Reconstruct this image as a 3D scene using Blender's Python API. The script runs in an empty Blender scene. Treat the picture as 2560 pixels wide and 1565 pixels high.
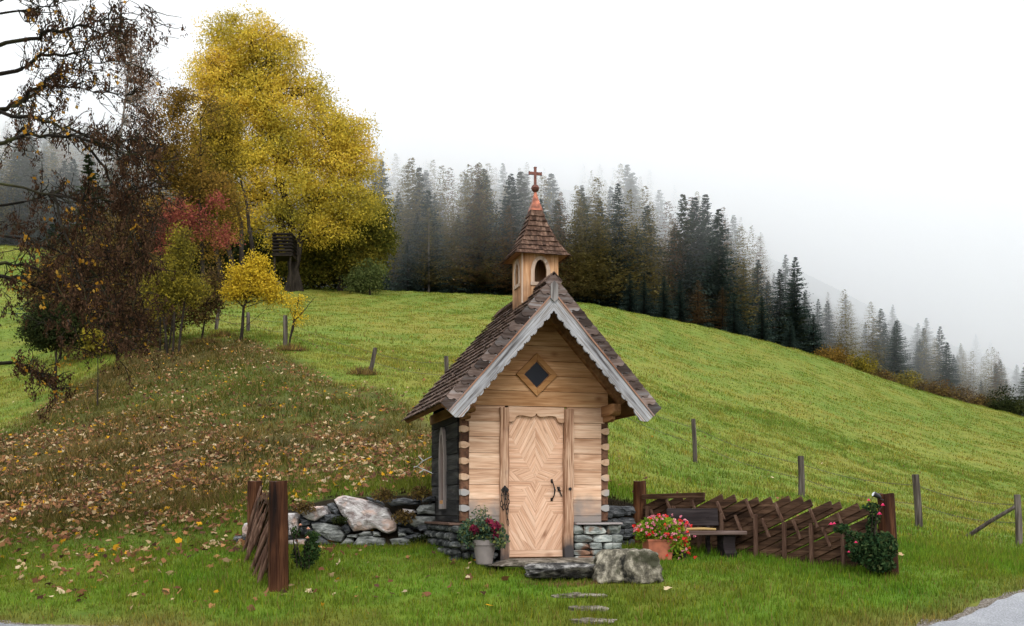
import bpy, bmesh, math, random
import numpy as np
from mathutils import Vector, Matrix, noise as mnoise
R = math.radians
rnd = random.Random(7)
rng = np.random.default_rng(11)
scene = bpy.context.scene
COL = scene.collection

# ------------------------------------------------------------------ camera, world, sun, exposure
F = 2700.0; HZ = 1270.0; CAMZ = 0.68
cd = bpy.data.cameras.new('camera'); cam = bpy.data.objects.new('camera', cd); COL.objects.link(cam)
cam.location = (0, 0, CAMZ); cam.rotation_euler = (R(90), 0, 0)
cd.sensor_width = 36; cd.lens = F / 2560 * 36; cd.shift_y = (HZ - 782.5) / 2560
cd.clip_start = 0.1; cd.clip_end = 4000
scene.camera = cam

SUN_EL, SUN_AZ = 38, 168           # azimuth clockwise from +Y: behind the camera, a little to the right
world = bpy.data.worlds.new('World'); scene.world = world; world.use_nodes = True
wn = world.node_tree.nodes; wl = world.node_tree.links; wn.clear()
wo = wn.new('ShaderNodeOutputWorld'); bg = wn.new('ShaderNodeBackground')
sky = wn.new('ShaderNodeTexSky'); sky.sky_type = 'NISHITA'; sky.sun_disc = False
sky.sun_elevation = R(SUN_EL); sky.sun_rotation = R(SUN_AZ); sky.dust_density = 6; sky.air_density = 1.0
hs = wn.new('ShaderNodeHueSaturation'); hs.inputs['Saturation'].default_value = 0.15; hs.inputs['Value'].default_value = 1.0
wl.new(sky.outputs[0], hs.inputs['Color'])
# overcast: the cloud layer over that sky, brighter overhead than at the horizon
tc = wn.new('ShaderNodeTexCoord'); sx = wn.new('ShaderNodeSeparateXYZ'); wl.new(tc.outputs['Generated'], sx.inputs[0])
mr = wn.new('ShaderNodeMapRange'); mr.inputs['From Min'].default_value = 0.40; mr.inputs['From Max'].default_value = 1.0
mr.inputs['To Min'].default_value = 18.0; mr.inputs['To Max'].default_value = 24.0
wl.new(sx.outputs['Z'], mr.inputs['Value'])
vm = wn.new('ShaderNodeMix'); vm.data_type = 'RGBA'; vm.blend_type = 'MULTIPLY'; vm.inputs[0].default_value = 1
vm.inputs[6].default_value = (0.985, 0.995, 1.03, 1); wl.new(mr.outputs[0], vm.inputs[7])
mx = wn.new('ShaderNodeMix'); mx.data_type = 'RGBA'; mx.inputs[0].default_value = 0.93
wl.new(hs.outputs[0], mx.inputs[6]); wl.new(vm.outputs[2], mx.inputs[7])
wl.new(mx.outputs[2], bg.inputs['Color']); bg.inputs['Strength'].default_value = 0.1
wl.new(bg.outputs[0], wo.inputs['Surface'])
sd = bpy.data.lights.new('sun', 'SUN'); sun = bpy.data.objects.new('sun', sd); COL.objects.link(sun)
sd.energy = 1.7; sd.angle = R(30); sd.color = (1.0, 0.97, 0.92)
sdir = Vector((math.sin(R(SUN_AZ)) * math.cos(R(SUN_EL)), math.cos(R(SUN_AZ)) * math.cos(R(SUN_EL)), math.sin(R(SUN_EL))))
sun.rotation_euler = sdir.to_track_quat('Z', 'Y').to_euler()
scene.view_settings.view_transform = 'Standard'; scene.view_settings.look = 'None'
scene.view_settings.gamma = 1; scene.view_settings.exposure = 0.0
scene.cycles.max_bounces = 20; scene.cycles.diffuse_bounces = 3; scene.cycles.glossy_bounces = 2
scene.cycles.transmission_bounces = 4; scene.cycles.volume_bounces = 20; scene.cycles.transparent_max_bounces = 8
scene.cycles.use_denoising = True
scene.cycles.use_adaptive_sampling = True; scene.cycles.adaptive_threshold = 0.015
scene.cycles.caustics_reflective = False; scene.cycles.caustics_refractive = False

# ------------------------------------------------------------------ helpers
def P(px, py, D):
    return Vector(((px - 1280) / F * D, D, CAMZ + (HZ - py) / F * D))
def tag(o, label=None, cat=None, group=None, kind=None):
    if label: o['label'] = label
    if cat: o['category'] = cat
    if group: o['group'] = group
    if kind: o['kind'] = kind
    return o
def empty(name, loc, rz=0, label=None, cat=None, group=None):
    o = bpy.data.objects.new(name, None); COL.objects.link(o); o.location = loc; o.rotation_euler = (0, 0, rz)
    o.empty_display_size = 0.3
    return tag(o, label, cat, group)
def link(name, me, mat=None, parent=None, smooth=False):
    o = bpy.data.objects.new(name, me); COL.objects.link(o)
    if mat: me.materials.append(mat)
    if parent: o.parent = parent
    if smooth: me.polygons.foreach_set('use_smooth', [True] * len(me.polygons))
    return o
class MB:
    def __init__(s): s.v = []; s.f = []; s.uv = {}
    def add(s, vs, fs, uvs=None):
        n = len(s.v); s.v += [tuple(v) for v in vs]; s.f += [tuple(i + n for i in f) for f in fs]
        if uvs:
            for i, u in enumerate(uvs): s.uv[n + i] = u
        return s
    def box(s, c, d, rot=None):
        x, y, z = d[0] / 2, d[1] / 2, d[2] / 2
        vs = [Vector(p) for p in ((-x,-y,-z),(x,-y,-z),(x,y,-z),(-x,y,-z),(-x,-y,z),(x,-y,z),(x,y,z),(-x,y,z))]
        if rot is not None: vs = [rot @ v for v in vs]
        c = Vector(c); return s.add([v + c for v in vs], [(3,2,1,0),(4,5,6,7),(0,1,5,4),(1,2,6,5),(2,3,7,6),(3,0,4,7)])
    def beam(s, p0, p1, w, h, up=(0, 0, 1)):
        p0 = Vector(p0); p1 = Vector(p1); d = p1 - p0; L = d.length; d.normalize()
        side = d.cross(Vector(up)); side.normalize(); u = side.cross(d)
        m = Matrix((d, side, u)).transposed()
        return s.box((p0 + p1) / 2, (L, w, h), m)
    def tube(s, pts, rad, n=8, cap=True):
        pts = [Vector(p) for p in pts]; rings = []
        for i, p in enumerate(pts):
            a = pts[max(i - 1, 0)]; b = pts[min(i + 1, len(pts) - 1)]; d = (b - a)
            if d.length < 1e-9: d = Vector((0, 0, 1))
            d.normalize(); ref = Vector((1, 0, 0)) if abs(d.x) < 0.8 else Vector((0, 1, 0))
            x = d.cross(ref).normalized(); y = d.cross(x)
            r = rad[i] if hasattr(rad, '__len__') else rad
            rings.append([p + (x * math.cos(2 * math.pi * k / n) + y * math.sin(2 * math.pi * k / n)) * r for k in range(n)])
        vs = [v for ring in rings for v in ring]; fs = []
        for i in range(len(pts) - 1):
            for k in range(n):
                fs.append((i*n+k, i*n+(k+1) % n, (i+1)*n+(k+1) % n, (i+1)*n+k))
        if cap: fs.append(tuple(range(n))[::-1]); fs.append(tuple((len(pts)-1)*n+k for k in range(n)))
        return s.add(vs, fs)
    def prism(s, poly, fn, d0, d1):
        """poly: 2D outline; fn(u,v,d)->xyz; extruded from d0 to d1"""
        n = len(poly); vs = [fn(u, v, d0) for u, v in poly] + [fn(u, v, d1) for u, v in poly]
        fs = [tuple(range(n)), tuple(range(2*n-1, n-1, -1))] + [(i, i+n, (i+1) % n + n, (i+1) % n) for i in range(n)]
        return s.add(vs, fs)
    def build(s, name, mat, parent=None, bevel=0, smooth=False, label=None):
        me = bpy.data.meshes.new(name); me.from_pydata(s.v, [], s.f)
        if s.uv:
            uvl = me.uv_layers.new(name='UVMap')
            for l in me.loops: uvl.data[l.index].uv = s.uv.get(l.vertex_index, (0, 0))
        bm = bmesh.new(); bm.from_mesh(me); bmesh.ops.recalc_face_normals(bm, faces=bm.faces); bm.to_mesh(me); bm.free()
        o = link(name, me, mat, parent, smooth)
        if bevel:
            b = o.modifiers.new('bevel', 'BEVEL'); b.width = bevel; b.segments = 2; b.limit_method = 'ANGLE'; b.angle_limit = R(40)
        if label: o['label'] = label
        return o
def polys(name, V, mat, parent=None, col=None, smooth=False):
    """V: (N,k,3) separate k-gons, one mesh"""
    N, k, _ = V.shape; me = bpy.data.meshes.new(name)
    me.vertices.add(N * k); me.vertices.foreach_set('co', V.reshape(-1).astype(np.float32))
    me.loops.add(N * k); me.loops.foreach_set('vertex_index', np.arange(N * k, dtype=np.int32))
    me.polygons.add(N); me.polygons.foreach_set('loop_start', np.arange(0, N * k, k, dtype=np.int32))
    try: me.polygons.foreach_set('loop_total', np.full(N, k, dtype=np.int32))
    except Exception: pass
    if col is not None:
        ca = me.color_attributes.new('Col', 'FLOAT_COLOR', 'POINT')
        c = np.ones((N, k, 4), np.float32); c[:, :, :3] = col[:, None, :]; ca.data.foreach_set('color', c.reshape(-1))
    me.update(calc_edges=True)
    return link(name, me, mat, parent, smooth)
def unit(v): return v / (np.linalg.norm(v, axis=-1, keepdims=True) + 1e-9)
def leaves(C, size, aspect=1.6, up=0.0, hang=0.0, fold=0.25, nb=None):
    """rhombic folded leaves round centres C"""
    N = len(C); d = rng.normal(size=(N, 3)); d[:, 2] -= hang; d = unit(d)
    n = rng.normal(size=(N, 3)); n[:, 2] += up
    if nb is not None: n = n * .45 + nb
    s = unit(np.cross(d, n)); n = unit(np.cross(s, d))
    sz = (size * rng.uniform(0.6, 1.35, N))[:, None]
    L = d * sz * 0.5; W = s * sz * 0.5 / aspect; up_ = n * sz * fold * 0.3
    return np.stack([C - L, C + W + up_, C + L, C - W + up_], 1)

# ------------------------------------------------------------------ materials
def newmat(name):
    m = bpy.data.materials.new(name); m.use_nodes = True; nt = m.node_tree
    for n in list(nt.nodes):
        if n.type != 'OUTPUT_MATERIAL' and n.type != 'BSDF_PRINCIPLED': nt.nodes.remove(n)
    return m, nt.nodes, nt.links, nt.nodes['Principled BSDF'], nt.nodes['Material Output']
def ramp(nodes, cols, pos=None, interp='LINEAR'):
    r = nodes.new('ShaderNodeValToRGB'); e = r.color_ramp; e.interpolation = interp
    n = len(cols); pos = pos or [i / (n - 1) for i in range(n)]
    while len(e.elements) < n: e.elements.new(0.5)
    for i in range(n):
        e.elements[i].position = pos[i]; e.elements[i].color = (*cols[i], 1)
    return r
def mixc(nodes, links, fac, a, b, mode='MIX'):
    m = nodes.new('ShaderNodeMix'); m.data_type = 'RGBA'; m.blend_type = mode
    for sock, v in ((m.inputs[0], fac), (m.inputs[6], a), (m.inputs[7], b)):
        if isinstance(v, (int, float)): sock.default_value = v
        elif isinstance(v, tuple): sock.default_value = (*v, 1)
        else: links.new(v, sock)
    return m.outputs[2]
def wood(name, cols, axis='x', grain=28, island=0.35, knots=0.0, rough=0.72, bump=0.25, uv=False, stain=None, stain_z=None, fine=0.0):
    m, N, L, B, O = newmat(name)
    t = N.new('ShaderNodeTexCoord'); src = t.outputs['UV' if uv else 'Object']
    geo = N.new('ShaderNodeNewGeometry')
    addv = N.new('ShaderNodeVectorMath'); addv.operation = 'ADD'; L.new(src, addv.inputs[0])
    cmb = N.new('ShaderNodeVectorMath'); cmb.operation = 'SCALE'; cmb.inputs[0].default_value = (7.3, 3.1, 5.7)
    L.new(geo.outputs['Random Per Island'], cmb.inputs['Scale']); L.new(cmb.outputs[0], addv.inputs[1])
    mp = N.new('ShaderNodeMapping'); L.new(addv.outputs[0], mp.inputs[0])
    sc = {'x': (1.3, grain, grain), 'y': (grain, 1.3, grain), 'z': (grain, grain, 1.3)}[axis]; mp.inputs['Scale'].default_value = sc
    nz = N.new('ShaderNodeTexNoise'); nz.inputs['Scale'].default_value = 1.0; nz.inputs['Detail'].default_value = 5; nz.inputs['Distortion'].default_value = 0.7
    L.new(mp.outputs[0], nz.inputs['Vector'])
    if fine:
        mpf = N.new('ShaderNodeMapping'); L.new(addv.outputs[0], mpf.inputs[0]); mpf.inputs['Scale'].default_value = {'x': (2.2, 75, 75), 'y': (75, 2.2, 75), 'z': (75, 75, 2.2)}[axis]
        nf = N.new('ShaderNodeTexNoise'); nf.inputs['Scale'].default_value = 1; nf.inputs['Detail'].default_value = 3; nf.inputs['Distortion'].default_value = 1.2; L.new(mpf.outputs[0], nf.inputs['Vector'])
        fr_ = ramp(N, [(1 - fine, 1 - fine*1.15, 1 - fine*1.3), (1, 1, 1)], [0.36, 0.54]); L.new(nf.outputs[0], fr_.inputs[0])
    mp2 = N.new('ShaderNodeMapping'); L.new(addv.outputs[0], mp2.inputs[0]); mp2.inputs['Scale'].default_value = tuple(max(1.0, s * 0.16) for s in sc)
    nz2 = N.new('ShaderNodeTexNoise'); nz2.inputs['Scale'].default_value = 1.2; nz2.inputs['Detail'].default_value = 3; L.new(mp2.outputs[0], nz2.inputs['Vector'])
    ma = N.new('ShaderNodeMath'); ma.operation = 'MULTIPLY_ADD'; L.new(nz.outputs[0], ma.inputs[0]); ma.inputs[1].default_value = 0.62
    mb_ = N.new('ShaderNodeMath'); mb_.operation = 'MULTIPLY'; L.new(nz2.outputs[0], mb_.inputs[0]); mb_.inputs[1].default_value = 0.38
    L.new(mb_.outputs[0], ma.inputs[2])
    rp = ramp(N, cols, [0.34 + 0.32 * i / (len(cols) - 1) for i in range(len(cols))]); L.new(ma.outputs[0], rp.inputs[0])
    out = rp.outputs[0]
    if fine: out = mixc(N, L, 1.0, out, fr_.outputs[0], 'MULTIPLY')
    mrr = N.new('ShaderNodeMapRange'); L.new(geo.outputs['Random Per Island'], mrr.inputs[0]); mrr.inputs[3].default_value = 1 - island; mrr.inputs[4].default_value = 1 + island * 0.6
    vmx = N.new('ShaderNodeVectorMath'); vmx.operation = 'SCALE'; L.new(out, vmx.inputs[0]); L.new(mrr.outputs[0], vmx.inputs['Scale']); out = vmx.outputs[0]
    if knots:
        mp3 = N.new('ShaderNodeMapping'); L.new(addv.outputs[0], mp3.inputs[0]); k = 4.6
        mp3.inputs['Scale'].default_value = {'x': (k * .55, k, k), 'y': (k, k * .55, k), 'z': (k, k, k * .55)}[axis]
        vo = N.new('ShaderNodeTexVoronoi'); vo.inputs['Scale'].default_value = 1; L.new(mp3.outputs[0], vo.inputs['Vector'])
        kr = ramp(N, [(1, 1, 1), (0.4, 0.4, 0.4), (0, 0, 0)], [0.0, 0.13, 0.22]); L.new(vo.outputs['Distance'], kr.inputs[0])
        kf = N.new('ShaderNodeMath'); kf.operation = 'MULTIPLY'; L.new(kr.outputs[0], kf.inputs[0])
        sc_ = N.new('ShaderNodeSeparateColor'); L.new(vo.outputs['Color'], sc_.inputs[0]); gt = N.new('ShaderNodeMath'); gt.operation = 'GREATER_THAN'; gt.inputs[1].default_value = .55; L.new(sc_.outputs[0], gt.inputs[0])
        km = N.new('ShaderNodeMath'); km.operation = 'MULTIPLY'; km.inputs[1].default_value = knots; L.new(gt.outputs[0], km.inputs[0]); L.new(km.outputs[0], kf.inputs[1])
        out = mixc(N, L, kf.outputs[0], out, (0.16, 0.06, 0.025))
    if stain:      # weathering: damp grey blotches low on the piece
        ob = N.new('ShaderNodeSeparateXYZ'); L.new(t.outputs['Object'], ob.inputs[0])
        sr = N.new('ShaderNodeMapRange'); L.new(ob.outputs['Z'], sr.inputs[0]); sr.inputs[1].default_value = stain_z[0]; sr.inputs[2].default_value = stain_z[1]
        sr.inputs[3].default_value = 0.62; sr.inputs[4].default_value = 0.0
        sn = N.new('ShaderNodeTexNoise'); sn.inputs['Scale'].default_value = 3.5; sn.inputs['Detail'].default_value = 4; L.new(t.outputs['Object'], sn.inputs['Vector'])
        sa = N.new('ShaderNodeMath'); sa.operation = 'ADD'; L.new(sr.outputs[0], sa.inputs[0]); L.new(sn.outputs[0], sa.inputs[1])
        rr = ramp(N, [(0, 0, 0), (1, 1, 1)], [0.62, 1.0]); L.new(sa.outputs[0], rr.inputs[0])
        out = mixc(N, L, rr.outputs[0], out, stain)
    L.new(out, B.inputs['Base Color']); B.inputs['Roughness'].default_value = rough; B.inputs['Specular IOR Level'].default_value = 0.07
    bp = N.new('ShaderNodeBump'); bp.inputs['Strength'].default_value = bump; bp.inputs['Distance'].default_value = 0.01
    L.new(ma.outputs[0], bp.inputs['Height']); L.new(bp.outputs[0], B.inputs['Normal'])
    return m
def stone(name, cols, scale=6, island=0.3, bump=0.6, streak=(1, 1, 1), lichen=None, rough=0.85):
    m, N, L, B, O = newmat(name)
    t = N.new('ShaderNodeTexCoord'); geo = N.new('ShaderNodeNewGeometry')
    mp = N.new('ShaderNodeMapping'); L.new(t.outputs['Object'], mp.inputs[0]); mp.inputs['Scale'].default_value = streak
    nz = N.new('ShaderNodeTexNoise'); nz.inputs['Scale'].default_value = scale; nz.inputs['Detail'].default_value = 9; nz.inputs['Roughness'].default_value = 0.68; L.new(mp.outputs[0], nz.inputs['Vector'])
    rp = ramp(N, cols, [0.37 + 0.26 * i / (len(cols) - 1) for i in range(len(cols))]); L.new(nz.outputs[0], rp.inputs[0]); out = rp.outputs[0]
    mrr = N.new('ShaderNodeMapRange'); L.new(geo.outputs['Random Per Island'], mrr.inputs[0]); mrr.inputs[3].default_value = 1 - island; mrr.inputs[4].default_value = 1 + island
    vmx = N.new('ShaderNodeVectorMath'); vmx.operation = 'SCALE'; L.new(out, vmx.inputs[0]); L.new(mrr.outputs[0], vmx.inputs['Scale']); out = vmx.outputs[0]
    if lichen:
        n2 = N.new('ShaderNodeTexNoise'); n2.inputs['Scale'].default_value = 4.5; n2.inputs['Detail'].default_value = 6; L.new(t.outputs['Object'], n2.inputs['Vector'])
        rr = ramp(N, [(0, 0, 0), (1, 1, 1)], [0.52, 0.62]); L.new(n2.outputs[0], rr.inputs[0]); out = mixc(N, L, rr.outputs[0], out, lichen)
    L.new(out, B.inputs['Base Color']); B.inputs['Roughness'].default_value = rough; B.inputs['Specular IOR Level'].default_value = 0.15
    bp = N.new('ShaderNodeBump'); bp.inputs['Strength'].default_value = 1.0; bp.inputs['Distance'].default_value = 0.05
    L.new(nz.outputs[0], bp.inputs['Height']); L.new(bp.outputs[0], B.inputs['Normal'])
    return m
def leafmat(name, cols, clump=0.5, scale=0.8, trans=0.35):
    """colour differs leaf by leaf (random per island) and branch by branch (noise)"""
    m, N, L, B, O = newmat(name); N.remove(B)
    geo = N.new('ShaderNodeNewGeometry'); t = N.new('ShaderNodeTexCoord')
    nz = N.new('ShaderNodeTexNoise'); nz.inputs['Scale'].default_value = scale; nz.inputs['Detail'].default_value = 3; L.new(t.outputs['Object'], nz.inputs['Vector'])
    a = N.new('ShaderNodeMath'); a.operation = 'MULTIPLY_ADD'; L.new(nz.outputs[0], a.inputs[0]); a.inputs[1].default_value = clump * 2.4
    b = N.new('ShaderNodeMath'); b.operation = 'MULTIPLY_ADD'; L.new(geo.outputs['Random Per Island'], b.inputs[0]); b.inputs[1].default_value = 1 - clump * 0.6; b.inputs[2].default_value = -clump * 0.95
    L.new(b.outputs[0], a.inputs[2])
    rp = ramp(N, cols); L.new(a.outputs[0], rp.inputs[0])
    d = N.new('ShaderNodeBsdfDiffuse'); tr = N.new('ShaderNodeBsdfTranslucent'); L.new(rp.outputs[0], d.inputs[0]); L.new(rp.outputs[0], tr.inputs[0])
    ms = N.new('ShaderNodeMixShader'); ms.inputs[0].default_value = trans; L.new(d.outputs[0], ms.inputs[1]); L.new(tr.outputs[0], ms.inputs[2])
    L.new(ms.outputs[0], O.inputs['Surface']); return m
def attrmat(name, trans=0.3):
    m, N, L, B, O = newmat(name); N.remove(B)
    at = N.new('ShaderNodeAttribute'); at.attribute_name = 'Col'
    d = N.new('ShaderNodeBsdfDiffuse'); tr = N.new('ShaderNodeBsdfTranslucent'); L.new(at.outputs['Color'], d.inputs[0]); L.new(at.outputs['Color'], tr.inputs[0])
    ms = N.new('ShaderNodeMixShader'); ms.inputs[0].default_value = trans; L.new(d.outputs[0], ms.inputs[1]); L.new(tr.outputs[0], ms.inputs[2])
    L.new(ms.outputs[0], O.inputs['Surface']); return m
def plain(name, col, rough=0.6, metal=0.0, noise=0.0, nscale=20, spec=0.4):
    m, N, L, B, O = newmat(name); B.inputs['Roughness'].default_value = rough; B.inputs['Metallic'].default_value = metal; B.inputs['Specular IOR Level'].default_value = spec
    if noise:
        t = N.new('ShaderNodeTexCoord'); nz = N.new('ShaderNodeTexNoise'); nz.inputs['Scale'].default_value = nscale; nz.inputs['Detail'].default_value = 6
        L.new(t.outputs['Object'], nz.inputs['Vector'])
        rp = ramp(N, [tuple(c * (1 - noise) for c in col), tuple(min(1, c * (1 + noise)) for c in col)], [0.35, 0.65]); L.new(nz.outputs[0], rp.inputs[0]); L.new(rp.outputs[0], B.inputs['Base Color'])
        bp = N.new('ShaderNodeBump'); bp.inputs['Strength'].default_value = 0.2; bp.inputs['Distance'].default_value = 0.005; L.new(nz.outputs[0], bp.inputs['Height']); L.new(bp.outputs[0], B.inputs['Normal'])
    else: B.inputs['Base Color'].default_value = (*col, 1)
    return m
M = {}
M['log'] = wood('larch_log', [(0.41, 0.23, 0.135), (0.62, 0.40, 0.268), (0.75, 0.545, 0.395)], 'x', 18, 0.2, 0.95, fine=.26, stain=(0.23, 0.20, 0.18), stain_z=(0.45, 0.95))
M['gable_log'] = wood('gable_log', [(0.32, 0.155, 0.065), (0.50, 0.275, 0.135), (0.62, 0.38, 0.21)], 'x', 18, 0.2, 0.9, fine=.28)  # darker than the wall logs: wood stain plus roof shade put into the colour
M['joint_dark'] = wood('joint_block', [(0.06, 0.032, 0.022), (0.13, 0.065, 0.04), (0.18, 0.10, 0.06)], 'y', 20, 0.4)
M['joint_light'] = wood('joint_tongue', [(0.40, 0.24, 0.14), (0.58, 0.38, 0.25), (0.66, 0.47, 0.32)], 'y', 20, 0.3, stain=(0.30, 0.29, 0.28), stain_z=(0.4, 1.5))
M['post'] = wood('post_wood', [(0.24, 0.12, 0.07), (0.50, 0.31, 0.205), (0.66, 0.46, 0.33)], 'z', 32, 0.2, 0.7, fine=0.5, stain=(0.055, 0.05, 0.05), stain_z=(-0.1, 0.55))
M['door'] = wood('door_board', [(0.48, 0.27, 0.165), (0.66, 0.42, 0.285), (0.75, 0.53, 0.385)], 'x', 26, 0.07, 0.8, fine=0.22, uv=True, bump=0.12)
M['char'] = wood('charred_board', [(0.008, 0.008, 0.009), (0.028, 0.028, 0.028), (0.075, 0.075, 0.07)], 'y', 16, 0.5, fine=0.4)
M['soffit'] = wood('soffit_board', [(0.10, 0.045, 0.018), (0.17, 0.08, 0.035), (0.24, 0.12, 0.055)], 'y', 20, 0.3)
M['beam'] = wood('beam_wood', [(0.14, 0.06, 0.025), (0.28, 0.14, 0.065), (0.38, 0.21, 0.10)], 'y', 18, 0.3)
M['grey'] = wood('weathered_board', [(0.07, 0.065, 0.065), (0.22, 0.22, 0.23), (0.38, 0.39, 0.41), (0.27, 0.18, 0.13)], 'x', 22, 0.12, 0.7, fine=0.45, bump=0.4)
M['red_edge'] = wood('verge_strip', [(0.14, 0.065, 0.04), (0.27, 0.15, 0.10), (0.22, 0.20, 0.20)], 'x', 20, 0.2)
M['verge'] = wood('verge_shingle', [(0.05, 0.032, 0.028), (0.16, 0.12, 0.105), (0.24, 0.235, 0.24)], 'x', 16, 0.75, fine=0.4)
M['shingle'] = wood('roof_shingle', [(0.04, 0.026, 0.022), (0.115, 0.078, 0.062), (0.21, 0.155, 0.13)], 'x', 14, 0.6, fine=0.4, bump=0.5)
M['spire'] = wood('spire_shingle', [(0.026, 0.015, 0.011), (0.092, 0.053, 0.037), (0.19, 0.125, 0.092)], 'z', 18, 0.55, fine=0.35, bump=0.4)
M['turret'] = wood('turret_board', [(0.28, 0.13, 0.06), (0.50, 0.29, 0.155), (0.60, 0.42, 0.28)], 'z', 14, 0.3, 0.5, fine=0.35, stain=(0.15, 0.08, 0.045), stain_z=(3.3, 3.95))
M['turret_frame'] = wood('turret_frame', [(0.26, 0.18, 0.13), (0.44, 0.33, 0.25), (0.52, 0.43, 0.35)], 'z', 20, 0.2)
M['win_frame'] = wood('window_frame', [(0.26, 0.12, 0.045), (0.36, 0.18, 0.07), (0.42, 0.23, 0.10)], 'x', 22, 0.25)
M['arch_frame'] = wood('arch_frame', [(0.12, 0.11, 0.11), (0.26, 0.22, 0.20), (0.34, 0.28, 0.25)], 'z', 20, 0.2)
M['glass'] = plain('dark_glass', (0.008, 0.010, 0.016), 0.35, spec=0.15)
M['copper'] = plain('copper', (0.24, 0.08, 0.045), 0.45, 0.5, 0.5, 14)
M['copper_old'] = plain('aged_copper', (0.12, 0.045, 0.032), 0.5, 0.5, 0.5, 25)
M['iron'] = plain('black_iron', (0.018, 0.017, 0.017), 0.5, 0.6)
M['base_dark'] = stone('base_rubble', [(0.015, 0.018, 0.018), (0.055, 0.06, 0.06), (0.15, 0.15, 0.14)], 7, 0.5, lichen=None)
M['base_light'] = stone('base_slab', [(0.14, 0.15, 0.14), (0.30, 0.33, 0.31), (0.45, 0.46, 0.42)], 6, 0.4, streak=(1, 1, 3), lichen=(0.26, 0.15, 0.10))
M['mortar'] = plain('mortar', (0.05, 0.05, 0.045), 0.95, 0, 0.4, 30)
M['ledge_grey'] = wood('ledge_board', [(0.18, 0.15, 0.14), (0.32, 0.28, 0.27), (0.45, 0.42, 0.42)], 'x', 18, 0.1)
M['ledge_dark'] = wood('ledge_dark', [(0.05, 0.03, 0.022), (0.10, 0.06, 0.045), (0.14, 0.09, 0.07)], 'x', 18, 0.1)
M['slab'] = stone('step_slab', [(0.035, 0.03, 0.02), (0.15, 0.13, 0.10), (0.34, 0.30, 0.25)], 7, 0.1, streak=(1, 1, 3))
M['slab_dark'] = stone('step_block', [(0.008, 0.008, 0.008), (0.06, 0.058, 0.055), (0.34, 0.33, 0.31)], 5, 0.1, 0.9, streak=(1, 1, 2.2))
M['block'] = stone('standing_block', [(0.010, 0.010, 0.008), (0.12, 0.108, 0.08), (0.34, 0.31, 0.24)], 6, 0.1, 1.0, streak=(1.3, 1.3, 0.8), lichen=(0.05, 0.05, 0.03))
M['stone_white'] = stone('white_rock', [(0.20, 0.16, 0.15), (0.42, 0.385, 0.375), (0.62, 0.60, 0.59)], 7, 0.08, 0.8, streak=(1, 1, 1.6), lichen=(0.50, 0.36, 0.30))
M['stone_grey'] = stone('grey_rock', [(0.08, 0.085, 0.08), (0.20, 0.21, 0.20), (0.34, 0.35, 0.33)], 8, 0.25, 0.7, streak=(1, 1, 3))
M['stone_dark'] = stone('dark_slate', [(0.02, 0.022, 0.025), (0.07, 0.075, 0.08), (0.15, 0.155, 0.16)], 8, 0.4, 0.7, streak=(1, 1, 3))
M['fence_dark'] = wood('fence_board', [(0.02, 0.011, 0.007), (0.075, 0.042, 0.025), (0.17, 0.10, 0.062)], 'x', 16, 0.5, 0.5, fine=0.5, bump=0.5)
M['stake'] = wood('stake_wood', [(0.03, 0.016, 0.010), (0.085, 0.047, 0.032), (0.16, 0.10, 0.07)], 'z', 26, 0.4, 0.3, bump=0.5)
M['bigpost'] = wood('big_post', [(0.009, 0.005, 0.004), (0.05, 0.020, 0.010), (0.13, 0.058, 0.027)], 'z', 9, 0.25, 1.0, fine=0.5, bump=0.6)
M['greypost'] = wood('grey_post', [(0.02, 0.015, 0.012), (0.07, 0.058, 0.048), (0.16, 0.14, 0.12)], 'z', 30, 0.3, 0.3, bump=0.6)
M['bench'] = wood('bench_wood', [(0.008, 0.006, 0.006), (0.022, 0.017, 0.017), (0.05, 0.04, 0.04)], 'x', 18, 0.25)
M['bench_seat'] = wood('bench_seat_wood', [(0.035, 0.022, 0.018), (0.10, 0.065, 0.055), (0.20, 0.15, 0.13)], 'x', 18, 0.25)
M['stick'] = wood('stick_wood', [(0.20, 0.13, 0.05), (0.34, 0.23, 0.09), (0.42, 0.30, 0.13)], 'x', 18, 0.1)
M['wire'] = plain('rusty_wire', (0.08, 0.065, 0.055), 0.7, 0.3)
M['pot_grey'] = plain('taupe_pot', (0.19, 0.165, 0.155), 0.6, 0, 0.12, 12)
M['terracotta'] = plain('terracotta', (0.33, 0.105, 0.055), 0.7, 0, 0.25, 9)
M['black'] = plain('black_plastic', (0.012, 0.012, 0.013), 0.35)
M['lens'] = plain('lamp_lens', (0.55, 0.58, 0.6), 0.15)
M['soil'] = plain('soil', (0.03, 0.02, 0.013), 0.95)
M['bark'] = wood('bark', [(0.010, 0.008, 0.006), (0.024, 0.019, 0.014), (0.05, 0.04, 0.03)], 'z', 8, 0.1, bump=0.8)
M['bark_moss'] = wood('mossy_bark', [(0.006, 0.005, 0.004), (0.016, 0.013, 0.009), (0.04, 0.042, 0.014)], 'x', 8, 0.3, bump=0.8)
M['bark_pale'] = wood('pale_bark', [(0.07, 0.06, 0.05), (0.14, 0.12, 0.105), (0.25, 0.23, 0.20)], 'z', 4, 0.1)
M['bark_white'] = wood('birch_bark', [(0.10, 0.09, 0.08), (0.55, 0.54, 0.50), (0.72, 0.71, 0.68)], 'x', 5, 0.1)

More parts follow.
